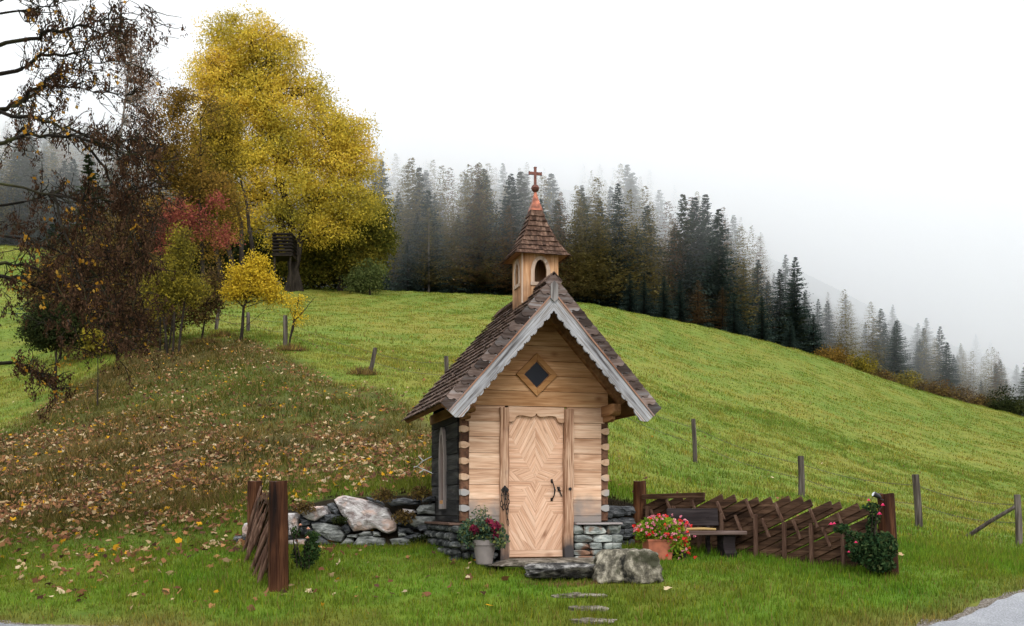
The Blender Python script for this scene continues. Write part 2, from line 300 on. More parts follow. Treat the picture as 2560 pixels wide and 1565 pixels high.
# ------------------------------------------------------------------ terrain
def pchip(x, y, xq):
    x = np.asarray(x, float); y = np.asarray(y, float); h = np.diff(x); d = np.diff(y) / h; m = np.zeros(len(x))
    for i in range(1, len(x) - 1):
        if d[i-1] * d[i] > 0:
            w1 = 2*h[i] + h[i-1]; w2 = h[i] + 2*h[i-1]; m[i] = (w1 + w2) / (w1 / d[i-1] + w2 / d[i])
    m[0] = d[0]; m[-1] = d[-1]
    xq = np.clip(xq, x[0], x[-1]); k = np.clip(np.searchsorted(x, xq) - 1, 0, len(h) - 1); t = (xq - x[k]) / h[k]
    return (y[k]*(2*t**3-3*t**2+1) + h[k]*m[k]*(t**3-2*t**2+t) + y[k+1]*(-2*t**3+3*t**2) + h[k]*m[k+1]*(t**3-t**2))
DK = [11.5, 13, 14, 15, 16, 16.35, 16.75, 20, 25, 32, 42, 60, 80, 105, 125, 200, 400, 700]
TAB = {
  -300: [1562, 1490, 1455, 1425, 1400, 1391, 1378, 1290, 1190, 1080, 975, 815, 715, 655, 665, 545, 440, 375],
        0: [1560, 1480, 1440, 1408, 1382, 1372, 1358, 1275, 1175, 1065, 965, 800, 695, 615, 622, 505, 400, 335],
    300: [1560, 1476, 1434, 1400, 1372, 1362, 1345, 1250, 1140, 1020, 905, 800, 735, 660, 668, 550, 445, 380],
    500: [1562, 1472, 1430, 1394, 1367, 1358, 1335, 1230, 1110, 985, 868, 790, 742, 697, 704, 587, 482, 417],
    605: [1563, 1470, 1427, 1391, 1367, 1360, 1300, 1222, 1100, 970, 858, 788, 745, 707, 714, 572, 472, 427],
    720: [1564, 1468, 1424, 1390, 1367, 1360, 1272, 1205, 1100, 968, 868, 792, 750, 715, 722, 580, 480, 435],
    850: [1565, 1467, 1421, 1388, 1367, 1360, 1240, 1190, 1100, 985, 882, 800, 757, 722, 729, 587, 487, 442],
  1050: [1565, 1466, 1420, 1388, 1367, 1360, 1232, 1180, 1100, 985, 905, 815, 767, 731, 738, 596, 496, 451],
  1278: [1565, 1466, 1420, 1388, 1367, 1360, 1232, 1185, 1110, 1005, 915, 825, 777, 741, 748, 606, 506, 461],
  1486: [1565, 1466, 1420, 1388, 1367, 1360, 1238, 1195, 1130, 1040, 950, 855, 803, 763, 770, 628, 528, 483],
  1600: [1565, 1466, 1420, 1388, 1367, 1360, 1262, 1220, 1160, 1075, 985, 885, 830, 786, 792, 659.019, 565.151, 522.038],
  1732: [1565, 1466, 1421, 1389, 1368, 1362, 1340, 1270, 1200, 1125, 1030, 925, 866, 811, 817, 694.604, 608.83, 568.208],
  2000: [1565, 1467, 1425, 1395, 1375, 1368, 1355, 1305, 1248, 1180, 1093, 990, 930, 877, 883, 782.094, 712.755, 677.189],
  2290: [1565, 1475, 1432, 1405, 1390, 1385, 1378, 1340, 1300, 1243, 1170, 1075, 1020, 974, 982, 902.349, 850.792, 820.698],
  2560: [1566, 1473, 1445, 1425, 1410, 1405, 1400, 1374, 1340, 1292, 1230, 1136, 1085, 1043, 1052, 993, 958, 933],
  2900: [1560, 1480, 1455, 1440, 1428, 1424, 1420, 1395, 1368, 1325, 1275, 1200, 1160, 1140, 1150, 1090, 1055, 1030]}
PXK = sorted(TAB)
DF = np.concatenate([np.linspace(11.5, 24, 126), np.linspace(24.5, 60, 72), np.linspace(61, 130, 70), np.linspace(134, 700, 142)])
PF = np.linspace(-300, 2900, 321)
ZT = np.array([[CAMZ + (HZ - y) / F * d for y, d in zip(TAB[p], DK)] for p in PXK])
Z1 = np.array([pchip(DK, row, DF) for row in ZT])
ZG = np.array([pchip(PXK, Z1[:, j], PF) for j in range(len(DF))]).T
def roadedge(x): return np.interp(x, RE[:, 0], RE[:, 1])
RE = np.array([(-60, 17), (-30, 13.5), (-12, 12.05), (-5.5, 11.55), (-4.2, 11.3), (-2, 10.9), (0, 10.7), (3, 10.8), (4.3, 11.42), (5.2, 12.15), (6.1, 12.93), (8.5, 15.6), (12, 21), (20, 36), (40, 80)])
def GZ(x, y):
    x = np.asarray(x, float); y = np.asarray(y, float); sh = np.broadcast(x, y).shape
    x, y = np.broadcast_to(x, sh), np.broadcast_to(y, sh)
    yc = np.clip(y, 11.5, 700); px = np.clip(1280 + F * x / yc, -300, 2900)
    i = np.clip((px - PF[0]) / (PF[1] - PF[0]), 0, len(PF) - 1.001); i0 = i.astype(int); fi = i - i0
    j = np.interp(yc, DF, np.arange(len(DF))); j0 = np.clip(j.astype(int), 0, len(DF) - 2); fj = j - j0
    z = (ZG[i0, j0]*(1-fi)*(1-fj) + ZG[i0+1, j0]*fi*(1-fj) + ZG[i0, j0+1]*(1-fi)*fj + ZG[i0+1, j0+1]*fi*fj)
    z = np.where(y < 11.5, -0.70 + (z + 0.70) * np.clip((y - 9.0) / 2.5, 0, 1) ** 2 * 1.0, z)
    dx_, dy_ = x - 0.337, y - 14.9; a_ = dx_*0.9655 + dy_*0.2605; b_ = -dx_*0.2605 + dy_*0.9655
    ins = np.clip((0.98 - np.abs(a_)) / 0.25, 0, 1) * np.clip((b_ + 1.0) / 0.22, 0, 1) * np.clip((1.8 - b_) / 0.3, 0, 1)
    z = z - ins * 0.16 - np.clip((0.62 - np.hypot((x - 0.64) / 0.9, (y - 13.6))) / 0.2, 0, 1) * 0.07
    # hummocks
    b = np.clip((y - 12) / 3, 0, 1) * np.clip(y / 60, 0.25, 1.4)
    z = z + b * (1 - ins) * 0.05 * (np.sin(x*1.9 + y*0.7) * np.sin(y*1.3 - x*0.6) + 0.6*np.sin(x*4.1 - y*2.3) * np.sin(y*3.7 + x*1.1))
    return z
def gz(x, y): return float(GZ(x, y))
def G(px, D, dz=0.0):
    x = (px - 1280) / F * D; return Vector((x, D, gz(x, D) + dz))
def bankmask(x, y):
    """1 on the unmown leaf-strewn bank left of the chapel, 0 on meadow and lawn"""
    px = 1280 + F * x / np.maximum(y, 5)
    top = np.interp(px, [-300, 60, 200, 350, 520, 640, 760, 900, 1010, 1110, 1200], [30, 33, 41, 46, 47, 43.5, 38.5, 34.5, 31.5, 29, 27])
    w = np.sin(px * 0.021) * 1.0 + np.sin(px * 0.067 + y) * 0.5
    m = np.clip((top + w - y) / 2.5, 0, 1) * np.clip((y - 15.0) / 3.5, 0, 1) * np.clip((1210 - px) / 90, 0, 1)
    m *= np.clip(1 - (px - 560) / 900 * np.clip((24 - y) / 8, 0, 1), 0.15, 1)
    return m
_G = [rng.random((257, 257)) for _ in range(4)]
def fbm(x, y, f, seed=0):
    tot = 0; amp = 1; nrm = 0
    for o in range(4):
        u = (x*f*2**o + seed*17.3 + o*5.1) % 256; v = (y*f*2**o + seed*7.7 + o*9.3) % 256; i = u.astype(int) % 256; j = v.astype(int) % 256; a = u - np.floor(u); b = v - np.floor(v); a = a*a*(3-2*a); b = b*b*(3-2*b)
        g = _G[o]; tot = tot + amp*(g[i, j]*(1-a)*(1-b) + g[i+1, j]*a*(1-b) + g[i, j+1]*(1-a)*b + g[i+1, j+1]*a*b); nrm += amp; amp *= .6
    return np.clip((tot/nrm - .5)*2.0 + .5, 0, 1)
def groundcol(x, y, var=0.0):
    """colour of the growing grass: lush lawn, yellow-green meadow, brown bank"""
    n1 = fbm(x, y, 0.16, 1); n2 = fbm(x, y, 0.9, 2)
    far = np.clip((y - 15) / 12, 0, 1)[..., None]
    lawn = np.array([0.098, 0.190, 0.016]); mead = np.array([0.138, 0.180, 0.030])
    c = lawn * (1 - far) + mead * far
    dry = np.array([0.20, 0.155, 0.03]) * (0.6 + 0.4 * far); lush = np.array([0.06, 0.125, 0.014]) * (0.6 + 0.4 * far)
    c = c * (1 - 0.75 * np.clip(n1*.55 + n2*.75 - .45, 0, 1)[..., None]) + dry * 0.75 * np.clip(n1*.55 + n2*.75 - .45, 0, 1)[..., None]
    c = c * (1 - 0.8 * np.clip((1-n1)*.5 + (1-n2)*.8 - .55, 0, 1)[..., None]) + lush * 0.8 * np.clip((1-n1)*.5 + (1-n2)*.8 - .55, 0, 1)[..., None]
    bm_ = bankmask(x, y)[..., None]; gm = np.clip(n1 * 1.6 - 0.45 + 0.35 * (n2 - .5), 0, 1)[..., None]; bank = np.array([0.062, 0.038, 0.016]) * (0.55 + 0.9 * n2[..., None]) * (1 - gm) + np.array([0.050, 0.070, 0.012]) * gm
    c = c * (1 - bm_ * 0.85) + bank * bm_ * 0.85
    so = (np.clip(1 - np.hypot((x - .75)/.75, (y - 13.22)/.2), 0, 1) * 2).clip(0, 1)[..., None]; c = c*(1 - so) + np.array([0.16, 0.085, 0.05])*so
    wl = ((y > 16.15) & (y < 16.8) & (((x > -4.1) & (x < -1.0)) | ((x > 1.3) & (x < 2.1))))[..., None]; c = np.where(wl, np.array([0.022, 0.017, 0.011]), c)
    re = np.clip(1 - (y - roadedge(x)) / 0.9, 0, 1)[..., None] * np.clip(0.55 + 0.6 * n2[..., None], 0, 1)
    c = c * (1 - 0.75 * re) + np.array([0.17, 0.12, 0.045]) * 0.75 * re
    return c
def axisgrid(lo, flo, fhi, hi, step, growth=1.09):
    mid = list(np.arange(flo, fhi, step)); a = []; s = step; v = flo
    while v > lo: s *= growth; v -= s; a.append(v)
    b = []; s = step; v = mid[-1]
    while v < hi: s *= growth; v += s; b.append(v)
    return np.array(a[::-1] + mid + b)
XS = axisgrid(-420, -8, 8, 420, 0.16, 1.06); YS = axisgrid(-60, 9, 21, 720, 0.14, 1.045)
gx, gy = np.meshgrid(XS, YS); gzv = GZ(gx, gy)
nx, ny = len(XS), len(YS)
idx = np.arange(nx * ny).reshape(ny, nx)
fc = np.stack([idx[:-1, :-1], idx[:-1, 1:], idx[1:, 1:], idx[1:, :-1]], -1).reshape(-1, 4)
me = bpy.data.meshes.new('ground'); me.from_pydata(np.stack([gx, gy, gzv], -1).reshape(-1, 3).tolist(), [], fc.tolist())
ca = me.color_attributes.new('Col', 'FLOAT_COLOR', 'POINT')
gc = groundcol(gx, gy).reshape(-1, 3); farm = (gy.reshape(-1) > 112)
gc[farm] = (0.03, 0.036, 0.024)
ca.data.foreach_set('color', np.concatenate([gc, np.ones((len(gc), 1))], 1).astype(np.float32).reshape(-1))
m, N, L, B, O = newmat('turf')
at = N.new('ShaderNodeAttribute'); at.attribute_name = 'Col'; t = N.new('ShaderNodeTexCoord')
mpg = N.new('ShaderNodeMapping'); L.new(t.outputs['Object'], mpg.inputs[0]); mpg.inputs['Scale'].default_value = (1, 1, 1)
n1 = N.new('ShaderNodeTexNoise'); n1.inputs['Scale'].default_value = 2.2; n1.inputs['Detail'].default_value = 12; n1.inputs['Roughness'].default_value = 0.75; L.new(mpg.outputs[0], n1.inputs['Vector'])
r1 = ramp(N, [(0.5, 0.54, 0.5), (0.95, 0.95, 0.9), (1.35, 1.25, 1.15)], [0.3, 0.5, 0.72]); L.new(n1.outputs[0], r1.inputs[0])
L.new(mixc(N, L, 1.0, at.outputs['Color'], r1.outputs[0], 'MULTIPLY'), B.inputs['Base Color']); B.inputs['Roughness'].default_value = 0.95; B.inputs['Specular IOR Level'].default_value = 0.1
bp = N.new('ShaderNodeBump'); bp.inputs['Strength'].default_value = 0.8; bp.inputs['Distance'].default_value = 0.08; L.new(n1.outputs[0], bp.inputs['Height']); L.new(bp.outputs[0], B.inputs['Normal'])
tag(link('ground', me, m, smooth=True), 'grassy ground rising from the road to the misty wooded hill', kind='structure')

# road
m, N, L, B, O = newmat('wet_asphalt'); t = N.new('ShaderNodeTexCoord')
n1 = N.new('ShaderNodeTexNoise'); n1.inputs['Scale'].default_value = 60; n1.inputs['Detail'].default_value = 4; L.new(t.outputs['Object'], n1.inputs['Vector'])
n2 = N.new('ShaderNodeTexNoise'); n2.inputs['Scale'].default_value = 1.1; n2.inputs['Detail'].default_value = 4; L.new(t.outputs['Object'], n2.inputs['Vector'])
r1 = ramp(N, [(0.06, 0.063, 0.07), (0.17, 0.178, 0.195), (0.30, 0.31, 0.33)], [0.3, 0.52, 0.75]); L.new(n1.outputs[0], r1.inputs[0]); L.new(r1.outputs[0], B.inputs['Base Color'])
r2 = ramp(N, [(0.28, 0.28, 0.28), (0.6, 0.6, 0.6)], [0.35, 0.65]); L.new(n2.outputs[0], r2.inputs[0]); L.new(r2.outputs[0], B.inputs['Roughness'])
bp = N.new('ShaderNodeBump'); bp.inputs['Strength'].default_value = 0.4; bp.inputs['Distance'].default_value = 0.004; L.new(n1.outputs[0], bp.inputs['Height']); L.new(bp.outputs[0], B.inputs['Normal'])
M['asphalt'] = m
def roadstrip(name, off0, off1, dz, mat, jit, label):
    us = np.concatenate([np.linspace(-60, -8, 40), np.linspace(-7.9, 8, 180), np.linspace(8.2, 40, 60)]); ye = roadedge(us)
    dx = np.gradient(us); dy = np.gradient(ye); ln = np.hypot(dx, dy); nxn, nyn = dy / ln, -dx / ln
    ks = np.linspace(off0, off1, 18); vs = []
    for i in range(len(us)):
        j = jit * (mnoise.noise(Vector((us[i]*3, ye[i]*3, off0)))+0.5*mnoise.noise(Vector((us[i]*9, ye[i]*9, off0))))
        for q, k in enumerate(ks):
            kk = k + (j if q == 0 else 0); x = us[i] + nxn[i]*kk; y = ye[i] + nyn[i]*kk; vs.append((x, y, gz(x, y) + dz))
    n = len(ks); fs = [(i*n+q, (i+1)*n+q, (i+1)*n+q+1, i*n+q+1) for i in range(len(us)-1) for q in range(n-1)]
    me = bpy.data.meshes.new(name); me.from_pydata(vs, [], fs); tag(link(name, me, mat, smooth=True), label, kind='structure')
roadstrip('road', 0.10, 5.2, 0.024, M['asphalt'], 0.07, 'wet grey asphalt road across the bottom right corner')
M['gravel'] = stone('gravel', [(0.05, 0.04, 0.03), (0.17, 0.145, 0.115), (0.36, 0.33, 0.29)], 38, 0.0, 0.6)
roadstrip('road_shoulder', -0.02, 0.75, 0.012, M['gravel'], 0.14, 'narrow strip of grit between the grass and the asphalt')

# ------------------------------------------------------------------ grass (nobody could count it)
def scatter(n, y0, y1, pxa, pxb, power=1.0):
    """random ground points between two distances, spread over what the lens takes in plus a margin"""
    y = (y0 ** (1+power) + rng.random(n) * (y1 ** (1+power) - y0 ** (1+power))) ** (1 / (1+power))
    x = ((pxa + rng.random(n) * (pxb - pxa)) - 1280) / F * y
    return x, y
CH = Vector((0.337, 14.9, 0)); CA = R(15.1); ca_, sa_ = math.cos(CA), math.sin(CA)
def inchapel(x, y, g=0.0):
    dx, dy = x - CH.x, y - CH.y; a = dx*ca_ + dy*sa_; b = -dx*sa_ + dy*ca_
    foot = (np.abs(a) < 1.12 + g) & (b > -0.1 - g) & (b < 2.1 + g)
    slab = (a > -0.8) & (a < 0.75) & (b > -0.92) & (b < 0)
    return foot | slab
def grass(name, n, y0, y1, h, w, mat, label, cv=1.0, lean=0.5, power=1.0, pxa=-260, pxb=2820, tuft=6, spread=0.05):
    k = n // tuft; x, y = scatter(k, y0, y1, pxa, pxb, power)
    x = np.repeat(x, tuft) + rng.normal(size=k*tuft) * spread; y = np.repeat(y, tuft) + rng.normal(size=k*tuft) * spread
    hh = np.repeat(rng.uniform(0.55, 1.35, k), tuft)
    keep = (y > roadedge(x) + 0.03 + 0.10*np.sin(x*5)) & ~inchapel(x, y) & ~((y > 16.1) & (y < 16.75) & (x > -4.0) & (x < -1.2))
    x, y, hh = x[keep], y[keep], hh[keep]; n = len(x); z = GZ(x, y) - 0.01
    bmk = bankmask(x, y); H = h * hh * rng.uniform(0.6, 1.3, n) * (1 + 1.2 * bmk * (rng.random(n) < 0.12)) * (0.6 + 0.8 * fbm(x, y, 0.8, 5)) * (1 + bmk * (1.5 * fbm(x, y, 0.45, 8) - .5))
    base = np.stack([x, y, z], 1); ang = rng.uniform(0, 2*math.pi, n); s = np.stack([np.cos(ang), np.sin(ang), 0*ang], 1) * (w * rng.uniform(0.6, 1.4, n))[:, None]
    la = rng.uniform(0, 2*math.pi, n); tip = base + np.stack([np.cos(la), np.sin(la), 0*la], 1) * (H * lean * rng.random(n) * (1 + bmk))[:, None]; tip[:, 2] += H
    c = groundcol(x, y); c *= (1 + cv*rng.uniform(-.5, .6, n))[:, None]; yl = rng.random(n) < .12; c[yl] *= np.array([1.5, 1.15, .8])
    dry = rng.random(n) < 0.07 + 0.16 * bmk; c[dry] = np.array([0.22, 0.155, 0.055]) * rng.uniform(0.5, 1.2, dry.sum())[:, None]
    o = polys(name, np.stack([base - s, base + s, tip], 1), mat, col=np.clip(c, 0, 0.8)); tag(o, label, kind='stuff'); return o
M['blade'] = attrmat('grass_blade', 0.35)
grass('lawn_grass', 230000, 11.2, 19, 0.075, 0.006, M['blade'], 'short green grass of the lawn round the chapel and along the road')
grass('bank_grass', 240000, 17, 48, 0.085, 0.013, M['blade'], 'rough green and brown grass on the bank and lower meadow', tuft=8, spread=0.12, power=0.6)
grass('meadow_grass', 200000, 40, 106, 0.085, 0.03, M['blade'], 'yellow green grass of the sloping meadow', cv=.55, tuft=5, spread=0.3, power=0.8)

# fallen leaves: lobed maple leaves
def fallen(name, n, label):
    k = 0; pts = []
    while len(pts) < n:
        m_ = 4000; x, y = scatter(m_, 12.0, 46, -100, 2300, 0.4); px = 1280 + F * x / y
        d = bankmask(x, y) * 0.9 + 0.10; d *= np.clip(1.35 - px / 1250, 0.035, 1); d += 0.10 * np.clip((900 - px) / 400, 0, 1) * (y < 17)
        d *= np.interp(y, [12, 14, 17, 22, 30, 46], [0.4, 0.75, 1.2, 1.4, 0.55, 0.2])
        d *= 0.25 + 1.5 * np.clip(fbm(x, y, 1.1, 3)*1.8 - .5, 0, 1)
        ok = (rng.random(m_) < d * 0.55) & ~inchapel(x, y, 0.05) & (y > roadedge(x))
        pts += list(zip(x[ok], y[ok]))
    pts = np.array(pts[:n]); x, y = pts[:, 0], pts[:, 1]; z = GZ(x, y) + rng.uniform(0.01, 0.08, n)
    prof = [1.0, .62, .86, .55, .62, .35, .30, .35, .62, .55, .86, .62]; K = len(prof)
    th = rng.uniform(0, 2*math.pi, n)[:, None] + np.arange(K)[None] * 2*math.pi / K; rr = np.array(prof)[None] * rng.uniform(.45, 1.35, (n, K)) * (rng.uniform(0.032, 0.088, n))[:, None]
    nrm = unit(np.stack([rng.normal(size=n)*.5, rng.normal(size=n)*.5 - .45, np.ones(n)], 1)); e1 = unit(np.cross(nrm, np.array([[0.3, 1, 0.1]]))); e2 = np.cross(nrm, e1)
    C = np.stack([x, y, z], 1)[:, None, :]; V = C + e1[:, None]*(np.cos(th)*rr)[..., None] + e2[:, None]*(np.sin(th)*rr)[..., None] + nrm[:, None]*(0.5*rr**2/0.07)[..., None]*rng.uniform(-1, 1, n)[:, None, None]
    pal = np.array([(0.42, 0.30, 0.16), (0.54, 0.42, 0.26), (0.32, 0.16, 0.07), (0.17, 0.075, 0.042), (0.09, 0.045, 0.032), (0.52, 0.27, 0.02), (0.23, 0.115, 0.06), (0.33, 0.23, 0.12)])
    c = pal[rng.choice(len(pal), n, p=[.11, .07, .20, .19, .14, .06, .16, .07])] * rng.uniform(0.45, 1.15, n)[:, None]
    tag(polys(name, V, attrmat('dry_leaf', 0.2), col=c), label, kind='stuff')
fallen('fallen_leaves', 13000, 'fallen tan, brown and yellow maple leaves scattered over the bank and lawn')

# ------------------------------------------------------------------ rocks
def rock(mb, c, s, seed=0, box=4.0, rough=0.12, cuts=5, n=6, rz=0.0, tilt=0.0, taper=0.0):
    r = random.Random(seed); vs = []; fs = []; idm = {}
    def vid(p):
        k = tuple(round(q, 5) for q in p)
        if k not in idm: idm[k] = len(vs); vs.append(Vector(p))
        return idm[k]
    for ax in range(3):
        for sg in (-1, 1):
            for i in range(n):
                for j in range(n):
                    q = []
                    for di, dj in ((0,0),(1,0),(1,1),(0,1)):
                        p = [0, 0, 0]; p[ax] = sg; p[(ax+1) % 3] = -1 + 2*(i+di)/n; p[(ax+2) % 3] = -1 + 2*(j+dj)/n; q.append(vid(p))
                    fs.append(tuple(q if sg > 0 else q[::-1]))
    planes = [(Vector((r.gauss(0,1), r.gauss(0,1), r.gauss(0,1))).normalized(), r.uniform(0.72, 0.98)) for _ in range(cuts)]
    rot = Matrix.Rotation(rz, 3, 'Z') @ Matrix.Rotation(tilt, 3, 'Y'); out = []; off = Vector((seed*3.7, seed*1.3, 0))
    for p in vs:
        L_ = (abs(p.x)**box + abs(p.y)**box + abs(p.z)**box) ** (1/box); p = p / L_
        p = p * (1 + rough * mnoise.noise(p * 1.6 + off) + rough * 0.5 * mnoise.noise(p * 4 + off))
        for nn, d in planes:
            e = p.dot(nn) - d
            if e > 0: p = p - nn * e
        p = Vector((p.x * (1 - taper*p.z) + taper*.6*(-p.z)*(p.x > 0), p.y * (1 - taper*p.z), p.z))
        out.append(rot @ Vector((p.x*s[0]/2, p.y*s[1]/2, p.z*s[2]/2)) + Vector(c))
    mb.add(out, fs); return mb
def polyrock(poly, D, thick, seed, mat, parent, name='stone', tx=0.0):
    """a wall stone whose face has the given outline, with rounded edges and real depth"""
    pts = [P(580 + .2273*x, 1160 + .2273*y, D) for x, y in poly]; n = len(pts); c = sum(pts, Vector()) / n
    sub = []
    for i in range(n):
        a, b = pts[i], pts[(i+1) % n]; k = max(1, int((b-a).length / 0.05))
        for q in range(k):
            p = a.lerp(b, q/k); e = (p - c).normalized(); sub.append(p + e * 0.014 * mnoise.noise(p*14 + Vector((seed, 0, 0))))
    m = len(sub); vs = []; fs = []
    rings = [(1.0, thick*.9), (1.0, thick*.35), (0.985, 0.05), (0.93, 0.012), (0.80, -0.008), (0.6, -0.02), (0.4, -0.03), (0.2, -0.035)]
    for k, dy in rings:
        for p in sub:
            q = c + (p - c) * k; q = q + Vector((0, dy, 0)); q.y += 0.05 * mnoise.noise(q*5 + Vector((0, seed, 0))) * (dy < 0.04) + 0.02*mnoise.noise(q*16) * (dy < .04); vs.append(q)
    vs.append(c + Vector((0, -0.035, 0)))
    for r_ in range(len(rings)-1):
        for i in range(m): fs.append((r_*m+i, r_*m+(i+1) % m, (r_+1)*m+(i+1) % m, (r_+1)*m+i))
    b0 = (len(rings)-1)*m; fs += [(b0+i, b0+(i+1) % m, len(vs)-1) for i in range(m)]; fs.append(tuple(range(m)))
    return MB().add(vs, fs).build(name, mat, parent)
W_ = 16.25
wall = empty('stone_wall', G(900, 16.3), 0, 'low dry stone wall with a big white boulder, left of the chapel under the bank', 'stone wall')
inv = lambda o, e: setattr(o, 'location', -Vector(e.location)) or o
big = [(1110,390),(1160,362),(1210,345),(1290,362),(1380,380),(1480,410),(1570,445),(1700,490),(1712,530),(1740,560),(1780,610),(1805,660),(1808,710),(1790,740),(1715,770),(1650,752),(1590,712),(1560,705),(1500,735),(1400,738),(1330,740),(1290,700),(1260,640),(1225,590),(1190,540),(1150,470)]
st = [(big,'stone_white',.5),([(695,485),(800,478),(900,465),(1010,460),(1020,500),(1050,550),(980,585),(900,630),(820,610),(740,540)],'stone_white',.4),
 ([(612,540),(690,535),(725,590),(720,700),(700,780),(615,790)],'stone_white',.4),([(860,660),(1000,645),(1150,680),(1200,730),(1250,780),(1200,860),(1080,860),(900,740)],'stone_grey',.4),
 ([(1035,440),(1085,425),(1170,510),(1150,560),(1060,510)],'stone_dark',.3),([(1320,890),(1380,800),(1500,790),(1670,820),(1690,900),(1500,912)],'stone_grey',.4),
 ([(1730,830),(1880,800),(1975,830),(1965,900),(1760,905)],'stone_grey',.4),([(1180,890),(1250,815),(1320,820),(1335,860),(1310,893)],'stone_grey',.3),
 ([(1190,690),(1240,660),(1300,740),(1260,780)],'stone_dark',.3),([(1820,745),(1900,750),(1915,790),(1830,800)],'stone_grey',.3),
 ([(1890,580),(2050,572),(2240,575),(2240,680),(2000,700),(1900,630)],'stone_grey',.4),([(1470,360),(1640,420),(1655,455),(1500,405)],'stone_dark',.35),
 ([(1675,400),(1880,370),(2060,400),(2050,440),(1880,455),(1740,465)],'stone_dark',.4),([(2080,370),(2240,345),(2245,410),(2090,420)],'stone_dark',.35),
 ([(1870,490),(1990,500),(2025,530),(1960,570),(1890,540)],'stone_white',.3),([(1810,610),(1890,620),(1950,690),(1830,680)],'stone_dark',.3),
 ([(1815,690),(1950,710),(2000,760),(1830,762)],'stone_dark',.3),([(1380,775),(1450,745),(1520,740),(1530,782),(1400,795)],'stone_grey',.3),([(1540,740),(1620,750),(1625,795),(1550,790)],'stone_grey',.3),
 ([(1010,560),(1090,545),(1180,560),(1160,640),(1020,640)],'stone_dark',.3),([(740,600),(830,620),(850,670),(760,685)],'stone_dark',.3),([(612,840),(790,830),(800,900),(620,930)],'stone_white',.3),
 ([(100,700),(130,650),(175,640),(190,720),(180,820),(110,800)],'stone_white',.3),([(2000,640),(2240,690),(2240,745),(2060,740)],'stone_dark',.35),([(1830,810),(1990,770),(2140,780),(2120,850),(1990,870),(1990,820)],'stone_dark',.3),
 ([(2060,455),(2240,430),(2240,560),(2040,550),(2030,500)],'stone_grey',.35),([(810,850),(950,780),(1080,870),(1160,870),(1170,900),(820,910)],'stone_dark',.3),([(1255,780),(1370,770),(1375,810),(1320,815),(1260,810)],'stone_grey',.3)]
for i, (pl, mt, th) in enumerate(st):
    o = inv(polyrock(pl, W_, th, i, M[mt], wall), wall)
    if i == 0: o['label'] = 'big slanting white boulder with pinkish patches'
for i in range(64):    # darker stones packed behind and between
    px = 590 + rnd.random() * 520; top = np.interp(px, [590, 720, 850, 1100], [1345, 1290, 1262, 1258]); py = top + rnd.random() * (1372 - top)
    b_ = MB(); rock(b_, P(px, py, W_ + 0.26) - wall.location, (rnd.uniform(.16, .38), .34, rnd.uniform(.07, .15)), 100+i, 3.5, .15, 4, 3)
    b_.build('stone', M['stone_dark'], wall)
rw = empty('stone_wall', G(1560, 16.4), 0, 'short stretch of dark stone wall between the chapel and the right fence post', 'stone wall')
for i in range(16):
    px = 1515 + (i % 4) * 27 + rnd.uniform(-6, 6); py = 1362 - (i // 4) * 28 + rnd.uniform(-4, 4)
    b_ = MB(); rock(b_, P(px, py, 16.35) - rw.location, (rnd.uniform(.2, .34), .35, rnd.uniform(.13, .18)), 200+i, 4, .15, 4, 4)
    b_.build('stone', M['stone_dark'], rw)
def rockthing(name, c, s, mat, seed, label, cat, group=None, **k):
    b_ = MB(); k['n'] = 26; rock(b_, (0, 0, 0), s, seed, **k)
    q = [Vector(v) for v in b_.v]; b_.v = [tuple(v + v.normalized() * (.022 * mnoise.noise(v * 7 + Vector((seed, 0, 0))) + .012 * mnoise.noise(v * 19) + .006 * mnoise.noise(v * 45))) for v in q]
    o = b_.build(name, mat, smooth=False); o.location = c
    tag(o, label, cat, group); return o
rockthing('stone_block', (1.42, 13.35, -0.04), (0.77, 0.5, 0.41), M['block'], 5, 'big upright pale stone block beside the step, in front of the planter', 'boulder', n=10, box=7, rough=0.10, cuts=1, taper=.09)
rockthing('step_stone', (0.64, 13.62, -0.115), (0.92, 0.5, 0.19), M['slab_dark'], 6, 'thick rough dark step stone in front of the doorstep slab', 'step', n=8, box=5, rough=0.14, cuts=3)
for i, (px, D, w, d, lab) in enumerate(((1447, 12.6, .62, .2, 'widest flat stepping stone in the lawn, nearest the chapel step'), (1472, 12.1, .44, .16, 'small flat stepping stone in the middle of the lawn path'), (1482, 11.66, .52, .16, 'flat stepping stone at the bottom edge of the lawn, nearest the road'))):
    p = G(px, D); rockthing('stepping_stone', (p.x, p.y, p.z - 0.004), (w, d*1.2, .07), M['slab'], 30+i, lab, 'stepping stone', 'flat stepping stones leading to the chapel', n=6, box=4, rough=.1, cuts=2)

